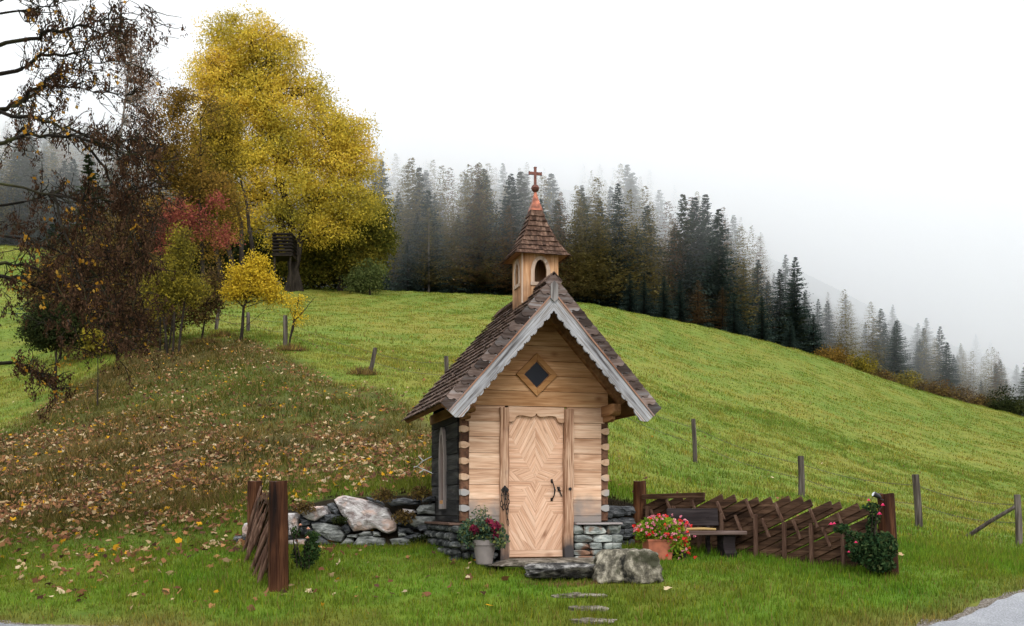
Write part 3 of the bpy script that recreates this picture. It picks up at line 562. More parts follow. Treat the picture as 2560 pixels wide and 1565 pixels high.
# ------------------------------------------------------------------ chapel (local frame: x along the front, y into depth)
ch = empty('chapel', CH, CA, 'small wooden wayside chapel with shingled gable roof and little bell turret with copper cross', 'chapel')
TH = math.atan2(1.67, 1.48); cT, sT = math.cos(TH), math.sin(TH); AP = 3.724; SL = 2.23; B0, B1 = -0.78, 2.15
def rf(sg, s, n, b): return Vector((sg * (s * cT + n * sT), b, AP - s * sT + n * cT))
def roofz(a): return AP - abs(a) * sT / cT
rows = [.48, .569, .789, 1.0, 1.211, 1.431, 1.651, 1.862, 2.08, 2.29, 2.5, 2.71, 2.92, 3.13, 3.34, 3.52]
fw = MB(); gw = MB(); fwl = {-1: MB(), 1: MB()}
for i in range(len(rows) - 1):
    z0, z1 = rows[i] + .002, rows[i+1] - .002
    if z1 < 1.87:
        for a0, a1 in ((-.95, -.50), (.50, .95)):
            fwl[1 if a0 > 0 else -1].box(((a0+a1)/2, .05, (z0+z1)/2), (a1-a0, .10, z1-z0))
    else:
        lim = lambda z: min(1.05, (AP - .075 / cT - z) / (sT / cT))
        tgt = fw if i < 8 else gw
        if i == 7: fwl[-1].box((-.725, .05, (z0+z1)/2), (.55, .10, z1-z0)); fwl[1].box((.725, .05, (z0+z1)/2), (.55, .10, z1-z0))
        else:
            p = [(-lim(z0), z0), (lim(z0), z0), (lim(z1), z1), (-lim(z1), z1)]
            tgt.prism(p, lambda u, v, d: (u, d, v), 0.0 + (i % 2) * .004, .10)
fw.build('front_wall', M['log'], ch, .006); fwl[-1].build('front_wall', M['log'], ch, .006); fwl[1].build('front_wall', M['log'], ch, .006)
gw.build('gable', M['gable_log'], ch, .006, label='honey-brown gable boards, darkened by stain and painted-in roof shade')
# corner joints: pale flared tongues over dark notched blocks
for sg in (-1, 1):
    j = MB()
    for i in range(1, 8):
        zc = (rows[i] + rows[i+1]) / 2; hgt = rows[i+1] - rows[i]
        j.box((sg*1.005, .075, rows[i]), (.108, .10, hgt * .60))
        tg = MB()
        pl = [(.942, zc-.018), (.965, zc-.034), (1.0, zc-.050), (1.035, zc-.050), (1.066, zc-.036), (1.066, zc+.040), (1.035, zc+.046), (1.0, zc+.042), (.965, zc+.028), (.942, zc+.014)]
        tg.prism([(sg*u, v) for u, v in pl], lambda u, v, d: (u, d, v), -.002, .12); tg.build('corner_tongue', M['joint_light'], ch, .004)
    j.box((sg*1.0, .11, 1.24), (.106, .12, 1.5))
    j.build('corner_block', M['joint_dark'], ch, .008)
for sg, nm in ((-1, 'left'), (1, 'right')):
    sw = MB()
    for i in range(len(rows) - 8):
        z0, z1 = rows[i] + .003, rows[i+1] - .003
        sw.box((sg*(1.03 + .004*(i % 2)), 1.09, (z0+z1)/2), (.10, 1.86, z1-z0))
    sw.build('side_wall', M['char'] if sg < 0 else M['log'], ch, .006, label='charred black board side wall' if sg < 0 else None)
bw = MB()
for i in range(len(rows) - 1):
    z0, z1 = rows[i] + .002, rows[i+1] - .002; lim = lambda z: min(1.05, (AP - .08 / cT - z) / (sT / cT))
    bw.prism([(-lim(z0), z0), (lim(z0), z0), (lim(z1), z1), (-lim(z1), z1)], lambda u, v, d: (u, d, v), 1.98, 2.08)
bw.build('rear_wall', M['char'], ch, .005)
# stone base
sb = MB(); k = 0
def course(a0, a1, b, zs, dirx=True, size=(.12, .26), seed=0, box=4, rough=.1, th=.16):
    r = random.Random(seed)
    for zi in range(len(zs)-1):
        u = a0 - r.random() * .08
        while u < a1 - .03:
            w = min(r.uniform(*size), a1 - u + .03); zc = (zs[zi]+zs[zi+1])/2; h = zs[zi+1]-zs[zi]-.008
            c = (u+w/2, b + r.uniform(-.015, .015), zc) if dirx else (b + r.uniform(-.015, .015), u+w/2, zc)
            rock(sb, c, (w-.008, th, h) if dirx else (th, w-.008, h), seed*50+int(u*100)+zi, box, rough, 3, 4)
            u += w
course(-1.16, -.56, -.02, [-.16, -.03, .09, .21, .33, .45], True, (.09, .15), 3, 2.5, .2)
course(-.1, 2.1, -1.16, [-.1, .02, .13, .24, .35, .45], False, (.10, .18), 4, 2.5, .2)
sb.build('stone_base', M['base_dark'], ch, label='dark rubble stone base')
sb = MB(); course(.56, 1.2, -.02, [-.16, -.06, .02, .1, .2, .31, .45], True, (.12, .36), 8, 6, .05)
course(-.06, 2.1, 1.15, [-.16, -.03, .1, .2, .31, .45], False, (.16, .36), 9, 5, .07)
sb.build('stone_base', M['base_light'], ch, label='pale green-grey slab stone base right of the door')
MB().box((-.85, 1.02, .15), (.5, 2.0, .58)).box((.85, 1.02, .15), (.5, 2.0, .58)).box((0, 1.9, .15), (1.3, .2, .58)).build('base_core', M['mortar'], ch)
MB().box((.875, -.01, .464), (.68, .26, .026)).build('base_ledge', M['ledge_grey'], ch, .004)
MB().box((-1.14, 1.0, .464), (.22, 2.26, .03)).box((-.8, -.035, .464), (.46, .19, .028)).build('base_ledge', M['ledge_dark'], ch, .004)
# door posts, lintel
for sg, a, w, z0 in ((-1, -.465, .125, -.10), (1, .468, .13, -.06)):
    pp = MB(); n = 14; vs = []
    for q in range(n+1):
        z = z0 + (2.055 - z0) * q / n; jx = .006 * math.sin(q*1.7 + sg); hw = w/2 * (1 + (.06 if sg > 0 else .03) * math.sin(q*.9))
        if sg > 0: jx -= .012 * (1 - q/n)
        vs.append((a + jx, z, hw))
    vv = [(x + s_*h, y, z) for x, z, h in vs for s_, y in ((-1, -.055), (1, -.055), (1, .12), (-1, .12))]
    ff = [(4*q+i, 4*q+(i+1) % 4, 4*q+4+(i+1) % 4, 4*q+4+i) for q in range(n) for i in range(4)] + [(0, 1, 2, 3), (4*n, 4*n+1, 4*n+2, 4*n+3)]
    pp.add(vv, ff).build('door_post', M['post'], ch, .008)
lin = [(-.402, 2.075), (-.402, 1.868), (-.36, 1.862), (-.32, 1.872), (-.30, 1.905), (-.285, 1.94), (-.25, 1.952), (-.18, 1.952), (-.11, 1.94), (-.06, 1.935), (-.02, 1.955), (0, 1.985)]
lin = lin + [(-u, v) for u, v in lin[-2::-1]]
MB().prism(lin, lambda u, v, d: (u, d, v), -.004, .09).build('door_lintel', M['log'], ch, .003)
# door: boarded in chevrons and a star
def clip(poly, nx_, ny_, d):
    out = []
    for i in range(len(poly)):
        p, q = poly[i], poly[(i+1) % len(poly)]; dp = p[0]*nx_+p[1]*ny_-d; dq = q[0]*nx_+q[1]*ny_-d
        if dp <= 0: out.append(p)
        if dp * dq < 0: t_ = dp/(dp-dq); out.append((p[0]+(q[0]-p[0])*t_, p[1]+(q[1]-p[1])*t_))
    return out
dm = MB()
def boards(poly, ang, w=.075, y=.052):
    dx_, dy_ = math.cos(R(ang)), math.sin(R(ang)); nx_, ny_ = -dy_, dx_
    ds = [p[0]*nx_+p[1]*ny_ for p in poly]; lo = min(ds); k = 0
    lo = math.floor(lo / w) * w
    while lo < max(ds):
        s = clip(clip(poly, nx_, ny_, lo + w - .0012), -nx_, -ny_, -(lo + .0012)); lo += w
        if len(s) < 3: continue
        area = abs(sum(s[i][0]*s[(i+1) % len(s)][1]-s[(i+1) % len(s)][0]*s[i][1] for i in range(len(s))))/2
        if area < 2e-5: continue
        yy = y - rnd.random()*.0015; n = len(s); sd_ = rnd.random()*9
        vs = [(u, yy, v) for u, v in s] + [(u, yy+.015, v) for u, v in s]
        uv = [((u*dx_+v*dy_) + sd_, (u*nx_+v*ny_) + sd_*.37) for u, v in s] * 2
        dm.add(vs, [tuple(range(n))] + [(i, (i+1) % n, (i+1) % n+n, i+n) for i in range(n)], uv)
Zm, Zt, Zb = 1.055, 1.99, .005
for sg in (-1, 1):
    f = lambda pts: [(sg*u, v) for u, v in pts]
    boards(f([(0, 1.10), (.19, 1.38), (.31, 1.60), (.40, 1.74), (.40, Zt), (0, Zt)]), 118 if sg > 0 else 62, .06)
    boards(f([(.19, 1.38), (.40, 1.38), (.40, 1.74), (.31, 1.60)]), 0, .075)
    boards(f([(.075, 1.21), (.40, 1.21), (.40, 1.38), (.19, 1.38)]), 0, .065)
    boards(f([(0, 1.10), (.075, 1.21), (.40, 1.21), (.12, Zm), (0, Zm)]), -20 if sg > 0 else 200, .055)
    boards(f([(.12, Zm), (.40, 1.21), (.40, Zm)]), 45 if sg > 0 else 135, .06)
    boards(f([(0, 1.055), (.03, Zm), (.09, .985), (.05, .94), (0, .86)]), 60 if sg > 0 else 120, .035)
    boards(f([(.03, Zm), (.40, Zm), (.40, 1.0), (.20, .93), (.09, .985)]), 0, .055)
    boards(f([(0, .86), (.05, .94), (.09, .985), (.20, .93), (.12, .86), (0, .64)]), 62 if sg > 0 else 118, .045)
    boards(f([(.12, .86), (.20, .93), (.40, 1.0), (.40, .60), (.26, .60)]), 0, .07)
    boards(f([(0, .64), (.12, .86), (.26, .60), (.40, .60), (.40, .42), (0, .10)]), 61 if sg > 0 else 119, .06)
    boards(f([(0, .10), (.40, .42), (.40, .10)]), 61 if sg > 0 else 119, .07)
boards([(-.40, Zb), (.40, Zb), (.40, .098), (-.40, .098)], 0, .10)
door = dm.build('door', M['door'], ch)
MB().box((0, .085, 1.0), (.81, .03, 2.02)).build('door_backing', M['soffit'], ch)
hd = MB(); hd.tube([(.235, .045, 1.05), (.235, .015, 1.045), (.245, -.012, 1.0), (.262, -.018, .93), (.255, -.012, .86), (.238, .015, .81), (.233, .045, .80)], [.011, .010, .008, .013, .008, .010, .012], 8)
hd.box((.235, .043, 1.055), (.028, .01, .05)).box((.233, .043, .80), (.03, .01, .045)).build('door_handle', M['iron'], door, smooth=True)
lk = MB(); lk.box((.335, .042, .945), (.03, .012, .06)).box((.335, .035, .945), (.075, .01, .018), Matrix.Rotation(R(55), 3, 'Y')).box((.36, .035, .885), (.014, .01, .09), Matrix.Rotation(R(-22), 3, 'Y'))
lk.tube([(.335, .045, .955), (.335, .0, .955)], .012, 8).build('door_lock', M['iron'], door)
MB().tube([(.468, -.05, .945), (.468, -.072, .945)], .022, 10).build('post_bolt', M['iron'], ch)
# iron chain looped on the left post
chn = empty('iron_chain', ch.matrix_basis @ Vector((-.47, -.07, .9)), CA, 'black iron chain hanging from a hook on the left door post', 'chain')
hk = MB(); hk.prism([(-.05, .93), (0, .99), (.06, .93), (.045, .90), (0, .95), (-.035, .90)], lambda u, v, d: (u, d, v - .9), -.005, .01); hk.build('hook_plate', M['iron'], chn)
def chain(path, name='chain_links', step=.052):
    L_ = []; mb = MB()
    for i in range(len(path)-1):
        a, b = Vector(path[i]), Vector(path[i+1]); k = max(1, int((b-a).length/step))
        for q in range(k): L_.append((a.lerp(b, q/k), a.lerp(b, (q+1)/k)))
    for i, (a, b) in enumerate(L_):
        d = (b-a); c = (a+b)/2; t_ = d.normalized(); s = Vector((1, 0, 0)) if i % 2 else Vector((.3, 1, 0)).normalized()
        s = (s - t_ * s.dot(t_)).normalized(); hl = d.length*.68
        ring = [c + t_*hl*math.cos(x)*.95 + s*.014*math.sin(x) for x in [2*math.pi*w_/10 for w_ in range(11)]]
        mb.tube(ring, .0042, 5, cap=False)
    mb.build(name, M['iron'], chn, smooth=True)
chain([(0, -.01, .05), (-.045, -.01, -.05), (-.05, -.01, -.2), (-.02, -.01, -.24), (.0, -.01, -.1), (0, -.01, .03)])
chain([(0, -.015, .05), (.05, -.015, -.05), (.052, -.015, -.16), (.03, -.01, -.3), (.045, -.01, -.45)])
chain([(.0, -.03, .04), (.012, -.03, -.1), (.02, -.02, -.24), (.03, -.02, -.34)])
# diamond window
zc = 2.518
fr = MB(); o_, i_ = .297, .195
corners = [(0, 1), (1, 0), (0, -1), (-1, 0)]
for q in range(4):
    a, b = corners[q], corners[(q+1) % 4]
    fr.prism([(a[0]*o_, a[1]*o_), (b[0]*o_, b[1]*o_), (b[0]*i_, b[1]*i_), (a[0]*i_, a[1]*i_)], lambda u, v, d: (u, d, zc + v), -.035, .02)
wf = fr.build('diamond_window', M['win_frame'], ch, .004, label='diamond-shaped window frame in the gable')
fr2 = MB()
for q in range(4):
    a, b = corners[q], corners[(q+1) % 4]; fr2.prism([(a[0]*.2, a[1]*.2), (b[0]*.2, b[1]*.2), (b[0]*.178, b[1]*.178), (a[0]*.178, a[1]*.178)], lambda u, v, d: (u, d, zc + v), -.018, .02)
fr2.build('inner_frame', M['beam'], wf)
MB().prism([(a*.182, b*.182) for a, b in corners], lambda u, v, d: (u, d, zc + v), -.008, -.003).build('pane', M['glass'], wf)
# arched window in the charred side wall
def arch(hw, z0, zs, za, n=7):
    p = [(-hw, z0), (hw, z0), (hw, zs)]
    for q in range(1, n): t_ = q/n; p.append((hw*math.cos(t_*math.pi/2)**.9, zs + (za-zs)*math.sin(t_*math.pi/2)**1.25))
    p.append((0, za)); return p + [(-u, v) for u, v in p[-2:2:-1]] + [(-hw, zs)]
ao, ai = arch(.185, .665, 1.40, 1.85), arch(.125, .74, 1.38, 1.74)
af = MB(); n = len(ao); X0 = -1.125
vs = [(X0, 1.065+u, v) for u, v in ao] + [(X0, 1.065+u, v) for u, v in ai] + [(X0+.06, 1.065+u, v) for u, v in ao] + [(X0+.05, 1.065+u, v) for u, v in ai]
fs = []
for q in range(n):
    r_ = (q+1) % n; fs += [(q, r_, n+r_, n+q), (q, 2*n+q, 2*n+r_, r_), (n+q, n+r_, 3*n+r_, 3*n+q)]
aw = af.add(vs, fs).build('arched_window', M['arch_frame'], ch, label='narrow pointed window frame in the black side wall')
MB().prism([(1.065+u, v) for u, v in arch(.125, .74, 1.38, 1.74)], lambda u, v, d: (d, u, v), -1.090, -1.083).build('pane', plain('brown_pane', (0.10, 0.055, 0.045), .25), aw)
MB().box((-1.105, 1.065, .765), (.03, .24, .05)).build('sill', M['win_frame'], aw)
# purlins
for a, z, w, e in ((-1.02, 2.03, .15, -.45), (1.02, 2.03, .15, -.45)):
    pr = MB(); pts = [(w/2, -w/2), (w/2, w/2), (-w/2, w/2), (-w/2, -w/2)]
    L_ = [(2.1, 1, 0), (-.25, 1, 0), (e+.1, 1.0, 0), (e+.05, .92, .008), (e, .70, .02)]
    vv = [(a + u*k_, y, z + v*k_ + dz) for y, k_, dz in L_ for u, v in pts]
    ff = [(4*q+i, 4*q+(i+1) % 4, 4*q+4+(i+1) % 4, 4*q+4+i) for q in range(len(L_)-1) for i in range(4)] + [(0, 1, 2, 3), (16, 17, 18, 19)]
    pr.add(vv, ff).build('purlin', M['beam'], ch, .012)
    cs = MB(); vv = [(a + u*k_, y, z - .105 + v*k_) for y, k_ in ((0.02, .62), (-.2, .62), (-.3, .3)) for u, v in pts]; ff = [(4*q+i, 4*q+(i+1) % 4, 4*q+4+(i+1) % 4, 4*q+4+i) for q in range(2) for i in range(4)] + [(0, 1, 2, 3), (8, 9, 10, 11)]
    cs.add(vv, ff).build('corbel', M['beam'], ch, .008)
MB().tube([(0, 2.1, 3.45), (0, -.45, 3.45), (0, -.60, 3.45), (0, -.63, 3.44)], [.085, .085, .078, .05], 14).build('ridge_purlin', wood('ridge_log', [(0.30, 0.16, 0.08), (0.45, 0.27, 0.15), (0.54, 0.36, 0.22)], 'y', 10, .1), ch, .01)
# roof
for sg in (-1, 1):
    dk = MB()
    nb = 15
    for q in range(nb):   # soffit planks running along the depth
        s0, s1 = SL*q/nb + .0015, SL*(q+1)/nb - .0015
        dk.add([rf(sg, s, n_, b) for b in (B0+.02, B1-.02) for s, n_ in ((s0, -.075), (s1, -.075), (s1, -.03), (s0, -.03))], [(0,1,2,3),(7,6,5,4),(0,4,5,1),(1,5,6,2),(2,6,7,3),(3,7,4,0)])
    deck = dk.build('roof_slope', M['soffit'], ch)
    ef = MB(); ef.add([rf(sg, s, n_, b) for b in (B0+.03, B1) for s, n_ in ((SL+.002, -.085), (SL+.025, -.085), (SL+.025, -.02), (SL+.002, -.02))], [(0,1,2,3),(7,6,5,4),(0,4,5,1),(1,5,6,2),(2,6,7,3),(3,7,4,0)])
    ef.build('eave_board', M['soffit'], ch, .003)
    sh = MB(); nr = 18; sp = (SL + .03) / nr
    for q in range(nr + 1):
        b = B0 - .012
        s_lo = SL + .05 - q*sp
        while b < B1 + .01:
            w = rnd.uniform(.07, .125); w = min(w, B1 + .03 - b)
            sl = s_lo + rnd.uniform(-.012, .010); su = max(-.02, sl - .21); n0 = .012 + rnd.random()*.008; t_ = .014; lift = .0015*rnd.random(); sk = rnd.uniform(-.006, .006)
            g = .002
            v = []
            for bb in (b+g, b+w-g):
                v += [rf(sg, su, -.028+lift, bb), rf(sg, sl+sk*(1 if bb > b+w/2 else -1), n0-.018, bb), rf(sg, sl+sk*(1 if bb > b+w/2 else -1), n0, bb), rf(sg, su, -.028+t_*.3+lift, bb)]
            sh.add(v, [(0,1,2,3),(7,6,5,4),(0,4,5,1),(1,5,6,2),(2,6,7,3),(3,7,4,0)]); b += w
    sh.build('shingles', M['shingle'], deck)
    # verge shingles standing on the front edge, rounded ends, overlapping down the slope
    vg = MB(); nvs = 17; stp = (SL + .05) / nvs
    for q in range(nvs):
        s0 = q*stp - .02; s1 = s0 + stp*1.28; y0 = B0 - .030; y1 = B0 - .046
        n0, n1 = -.004, -.142
        end = [(s1-.012, n0), (s1, n0-.02), (s1+.004, n0-.05), (s1-.012, n0-.075), (s1-.045, n0-.09), (s1-.055, n0-.11), (s1-.05, n1)] if q < nvs-1 else [(s1-.02, n0), (s1-.02, n1)]
        pl = [(s0, n1), (s0, n0)] + end; jn = rnd.uniform(-.004, .004)
        fr_ = lambda s: (s - s0) / (s1 - s0)
        nn = len(pl); vs = [rf(sg, s, n_ + jn, y0 + (y1-y0)*fr_(s)) for s, n_ in pl] + [rf(sg, s, n_ + jn, y0 + (y1-y0)*fr_(s) + .012) for s, n_ in pl]
        vg.add(vs, [tuple(range(nn)), tuple(range(2*nn-1, nn-1, -1))] + [(i, i+nn, (i+1) % nn+nn, (i+1) % nn) for i in range(nn)])
    vg.build('verge_shingles', M['verge'], deck)
    # bargeboard: local piece built along its own x so the grain follows the slope
    bb = MB(); Lb = SL + .055; K = 420; top = []; bot = []
    for q in range(K+1):
        s = Lb*q/K; ph = (s / .135) % 1.0
        dn = .046*abs(math.sin(math.pi*ph))**.55 if ph < .72 else .046*abs(math.sin(math.pi*.72))**.55*.5 + .010*math.sin((ph-.72)/.28*math.pi)
        e = .165 + dn
        if s > Lb - .20: t_ = (s - (Lb-.20)) / .20; e = .165 + dn*(1-t_) + .045*math.sin(t_*math.pi*.75) - .05*t_**3
        mit = s * 1.0
        bot.append((s, -.118 - e)); top.append((s, -.118))
    # mitre at the apex: drop points that cross the centre line
    def okc(p): return (p[0]*cT + p[1]*sT) >= 0.0
    bl = [p for p in bot if okc(p)]; tl = [p for p in top if okc(p)]
    fb = (bl[0][1]); bl = [(-fb*sT/cT, fb)] + bl; ft = tl[0][1]; tl = [(-ft*sT/cT, ft)] + tl
    N_ = min(len(bl), len(tl)); outl = tl + bl[::-1]
    o = MB(); e_ = Matrix(((cT*sg, 0, sT*sg, 0), (0, 1, 0, 0), (-sT, 0, cT, AP), (0, 0, 0, 1)))
    nn = len(outl); import mathutils
    tri = mathutils.geometry.tessellate_polygon([[Vector((s, n_, 0)) for s, n_ in outl]])
    vs = [(s, B0 - .028, n_) for s, n_ in outl] + [(s, B0, n_) for s, n_ in outl]
    o.add(vs, [tuple(t_) for t_ in tri] + [tuple(i+nn for i in t_[::-1]) for t_ in tri] + [(i, i+nn, (i+1) % nn+nn, (i+1) % nn) for i in range(nn)])
    bo = o.build('bargeboard', M['grey'], ch); bo.matrix_local = e_
    o = MB(); s0 = .16*sT/cT
    o.box(((Lb + s0)/2, B0 - .036, -.150), (Lb - s0, .016, .020)); ro = o.build('verge_strip', M['red_edge'], ch); ro.matrix_local = e_
    o = MB(); o.box(((Lb+.1)/2, B0 + .012, -.10), (Lb - .1, .024, .13)); ro = o.build('verge_rafter', M['soffit'], ch); ro.matrix_local = e_
    rb = MB(); rb.box((1.05, -.06, -.125), (1.9, .10, .10)); ro = rb.build('rafter', M['beam'], ch, .006); ro.matrix_local = e_
# ridge caps and the little shield board at the apex
rc = MB()
for sg in (-1, 1):
    for q in range(26):
        b0 = B0 - .04 + q*(B1-B0+.05)/26
        if -.22 < b0 < .30: continue
        rc.add([rf(sg, s, n_, b) for b, dn in ((b0, .034), (b0+.155, .022)) for s, n_ in ((-.035, dn-.008), (.12, dn-.008), (.12, dn+.004), (-.035, dn+.004))], [(0,1,2,3),(7,6,5,4),(0,4,5,1),(1,5,6,2),(2,6,7,3),(3,7,4,0)])
rc.build('ridge_cap', M['shingle'], ch)
MB().prism([(-.05, 3.60), (-.05, 3.42), (-.032, 3.395), (-.018, 3.385), (0, 3.365), (.018, 3.385), (.032, 3.395), (.05, 3.42), (.05, 3.60), (0, 3.65)], lambda u, v, d: (u, d, v), B0 - .062, B0 - .045).build('apex_board', wood('apex_wood', [(0.10, 0.09, 0.085), (0.24, 0.225, 0.215), (0.32, 0.31, 0.31)], 'z', 20, .1), ch, .003)
# little shingled vent on the right slope
vt = MB(); c = rf(1, 1.28, 0, 1.45)
vt.box((c.x + .06, 1.45, c.z + .02), (.30, .34, .22)); v1 = vt.build('roof_vent', M['verge'], ch, .006)
MB().box((c.x + .09, 1.45, c.z + .145), (.38, .42, .035), Matrix.Rotation(R(6), 3, 'Y')).build('vent_cap', M['shingle'], v1, .004)
# gutter nub under the right eave
MB().box((1.30, -.55, 1.93), (.03, .03, .10)).build('eave_peg', M['iron'], ch)
# bell turret
tx, ty, tw = 0.0, .06, .255
def panel(fn, z0f, z1, hw, hole=None, n=24, label=None):
    mb = MB(); us = sorted(set([-hw + 2*hw*q/n for q in range(n+1)] + ([-hole[0], hole[0]] if hole else [])))
    for i in range(len(us)-1):
        u0, u1 = us[i], us[i+1]; mid = (u0+u1)/2
        if hole and abs(mid) < hole[0]:
            ht = lambda u: hole[2] + (hole[3]-hole[2]) * max(0, 1 - (abs(u)/hole[0])**1.9) ** .62
            mb.add([fn(u0, z0f(u0)), fn(u1, z0f(u1)), fn(u1, hole[1]), fn(u0, hole[1])], [(0,1,2,3)])
            mb.add([fn(u0, ht(u0)), fn(u1, ht(u1)), fn(u1, z1), fn(u0, z1)], [(0,1,2,3)])
        else: mb.add([fn(u0, z0f(u0)), fn(u1, z0f(u1)), fn(u1, z1), fn(u0, z1)], [(0,1,2,3)])
    return mb
HO = (.085, 3.754, 3.93, 4.062)
tur = MB()
faces = {'front': (lambda u, z: (tx+u, ty-tw, z), lambda u: roofz(u)-.02, HO), 'rear': (lambda u, z: (tx-u, ty+tw, z), lambda u: roofz(u)-.02, None),
         'left': (lambda u, z: (tx-tw, ty-u, z), lambda u: roofz(tw)-.02, HO), 'right': (lambda u, z: (tx+tw, ty+u, z), lambda u: roofz(tw)-.02, None)}
for k_, (fn, zf, ho) in faces.items():
    p = panel(fn, zf, 4.16, tw, ho); tur.add(p.v, p.f)
bmx = tur.build('bell_turret', M['turret'], ch, label='square pale-board bell turret with arched openings')
bm = bmesh.new(); bm.from_mesh(bmx.data); bmesh.ops.remove_doubles(bm, verts=bm.verts, dist=1e-4); bmesh.ops.recalc_face_normals(bm, faces=bm.faces)
if sum(f.normal.dot(f.calc_center_median() - Vector((tx, ty, 3.8))) for f in bm.faces) < 0: bmesh.ops.reverse_faces(bm, faces=bm.faces)
bm.to_mesh(bmx.data); bm.free(); sm = bmx.modifiers.new('s', 'SOLIDIFY'); sm.thickness = .022; sm.offset = -1
MB().box((0, ty, 3.60), (.46, .46, .02)).build('turret_floor', M['soffit'], bmx)
def archring(fn, ho, w, d0, d1):
    mb = MB(); n = 14; inner = [(-ho[0], ho[1])]; outer = [(-ho[0]-w, ho[1])]
    for q in range(n+1):
        u = -1 + 2*q/n; t_ = max(0, 1 - abs(u)**1.9)**.62
        inner.append((u*ho[0], ho[2] + (ho[3]-ho[2])*t_)); outer.append((u*(ho[0]+w), ho[2] + (ho[3]+.05-ho[2])*t_))
    inner.append((ho[0], ho[1])); outer.append((ho[0]+w, ho[1]))
    for i in range(len(inner)-1):
        mb.prism([inner[i], outer[i], outer[i+1], inner[i+1]], lambda u, v, d: fn(u, v, d), d0, d1)
    mb.prism([(-ho[0]-w-.004, ho[1]-.045), (ho[0]+w+.004, ho[1]-.045), (ho[0]+w+.004, ho[1]), (-ho[0]-w-.004, ho[1])], lambda u, v, d: fn(u, v, d), d0-.006, d1)
    return mb
archring(lambda u, v, d: (tx+u, ty-tw+d, v), HO, .052, -.014, .002).build('opening_frame', M['turret_frame'], bmx)
archring(lambda u, v, d: (tx-tw+d, ty-u, v), HO, .052, -.014, .002).build('opening_frame', M['turret_frame'], bmx)
cb = MB()
for sx_ in (-1, 1): cb.box((tx+sx_*(tw+.004), ty-tw-.004, 3.80), (.022, .022, .70)); cb.box((tx-tw-.004, ty+sx_*(tw-.002), 3.80), (.02, .03, .70))
cb.box((tx, ty-tw-.010, 4.125), (.5, .02, .06)); cb.box((tx-tw-.012, ty, 4.125), (.02, .5, .06))
# only the two outer corners carry trim
MB().box((tx-tw-.004, ty-tw-.004, 3.80), (.020, .020, .68)).build('corner_trim', M['turret_frame'], bmx)
# spire
prof = [(.385, 4.128), (.336, 4.19), (.292, 4.262), (.248, 4.335), (.214, 4.41), (.182, 4.487), (.152, 4.56), (.124, 4.64), (.098, 4.715), (.078, 4.80)]
sp_ = MB()
for q in range(len(prof)-1):
    (s0, z0), (s1, z1) = prof[q], prof[q+1]
    for sd_ in range(4):
        rot = Matrix.Rotation(sd_*math.pi/2, 3, 'Z'); x = -s0
        # shadow-tight under layer
        while x < s0 - .004:
            w = rnd.uniform(.035, .075); x1 = min(x + w, s0)
            u0, u1 = max(x, -s0), x1; t0, t1 = max(min(u0, s1), -s1), max(min(u1, s1), -s1)
            o0 = .020 + rnd.random()*.004; dz = rnd.uniform(-.004, .003)
            if u1 - u0 > .004:
                v = [(u0+.0012, -s0-o0, z0-.012+dz), (u1-.0012, -s0-o0, z0-.012+dz), (t1, -s1+.004, z1-.004), (t0, -s1+.004, z1-.004),
                     (u0+.0012, -s0+.004, z0-.016+dz), (u1-.0012, -s0+.004, z0-.016+dz), (t1, -s1+.014, z1-.004), (t0, -s1+.014, z1-.004)]
                sp_.add([rot @ Vector(p) + Vector((tx, ty, 0)) for p in v], [(0,1,2,3),(7,6,5,4),(0,4,5,1),(1,5,6,2),(2,6,7,3),(3,7,4,0)])
            x = x1
spo = sp_.build('spire_roof', M['spire'], ch, label='steep flared pyramid roof of small brown shingles')
un = MB(); ins = [(s-.008, z-.004) for s, z in prof]
vs = [(tx+sx_*s, ty+sy_*s, z) for s, z in ins for sx_, sy_ in ((-1,-1),(1,-1),(1,1),(-1,1))]
fs = [(4*q+i, 4*q+(i+1) % 4, 4*q+4+(i+1) % 4, 4*q+4+i) for q in range(len(ins)-1) for i in range(4)]; nn = len(vs)
vs += [(tx+sx_*(tw-.03), ty+sy_*(tw-.03), 4.145) for sx_, sy_ in ((-1,-1),(1,-1),(1,1),(-1,1))]; fs += [(i, (i+1) % 4, nn+(i+1) % 4, nn+i) for i in range(4)]
un.add(vs, fs).build('spire_soffit', M['beam'], spo)
cc = MB(); lv = [(.088, 4.785), (.084, 4.80), (.052, 4.90), (.028, 4.99), (.013, 5.065)]
vs = [(tx+sx_*s, ty+sy_*s, z) for s, z in lv for sx_, sy_ in ((-1,-1),(1,-1),(1,1),(-1,1))]
cc.add(vs, [(4*q+i, 4*q+(i+1) % 4, 4*q+4+(i+1) % 4, 4*q+4+i) for q in range(len(lv)-1) for i in range(4)]).build('copper_cap', M['copper'], ch, .003)
bl_ = MB(); bl_.tube([(tx, ty, 5.05 + .057 - .057*math.cos(math.pi*q/12)) for q in range(13)], [max(.008, .054*math.sin(math.pi*q/12)) for q in range(13)], 18)
bl_.tube([(tx, ty, 5.100), (tx, ty, 5.108), (tx, ty, 5.116)], [.056, .060, .056], 18).tube([(tx, ty, 5.155), (tx, ty, 5.172)], [.02, .016], 10).build('copper_ball', M['copper_old'], ch, smooth=True)
cr = MB(); cr.box((tx, ty, 5.283), (.034, .03, .236)).box((tx, ty, 5.312), (.186, .027, .040)).box((tx-.086, ty, 5.312), (.016, .034, .048)).box((tx+.086, ty, 5.312), (.016, .034, .048)).box((tx, ty, 5.394), (.042, .034, .016))
cr.build('cross', M['copper_old'], ch, .003, label='small reddish copper cross on top')
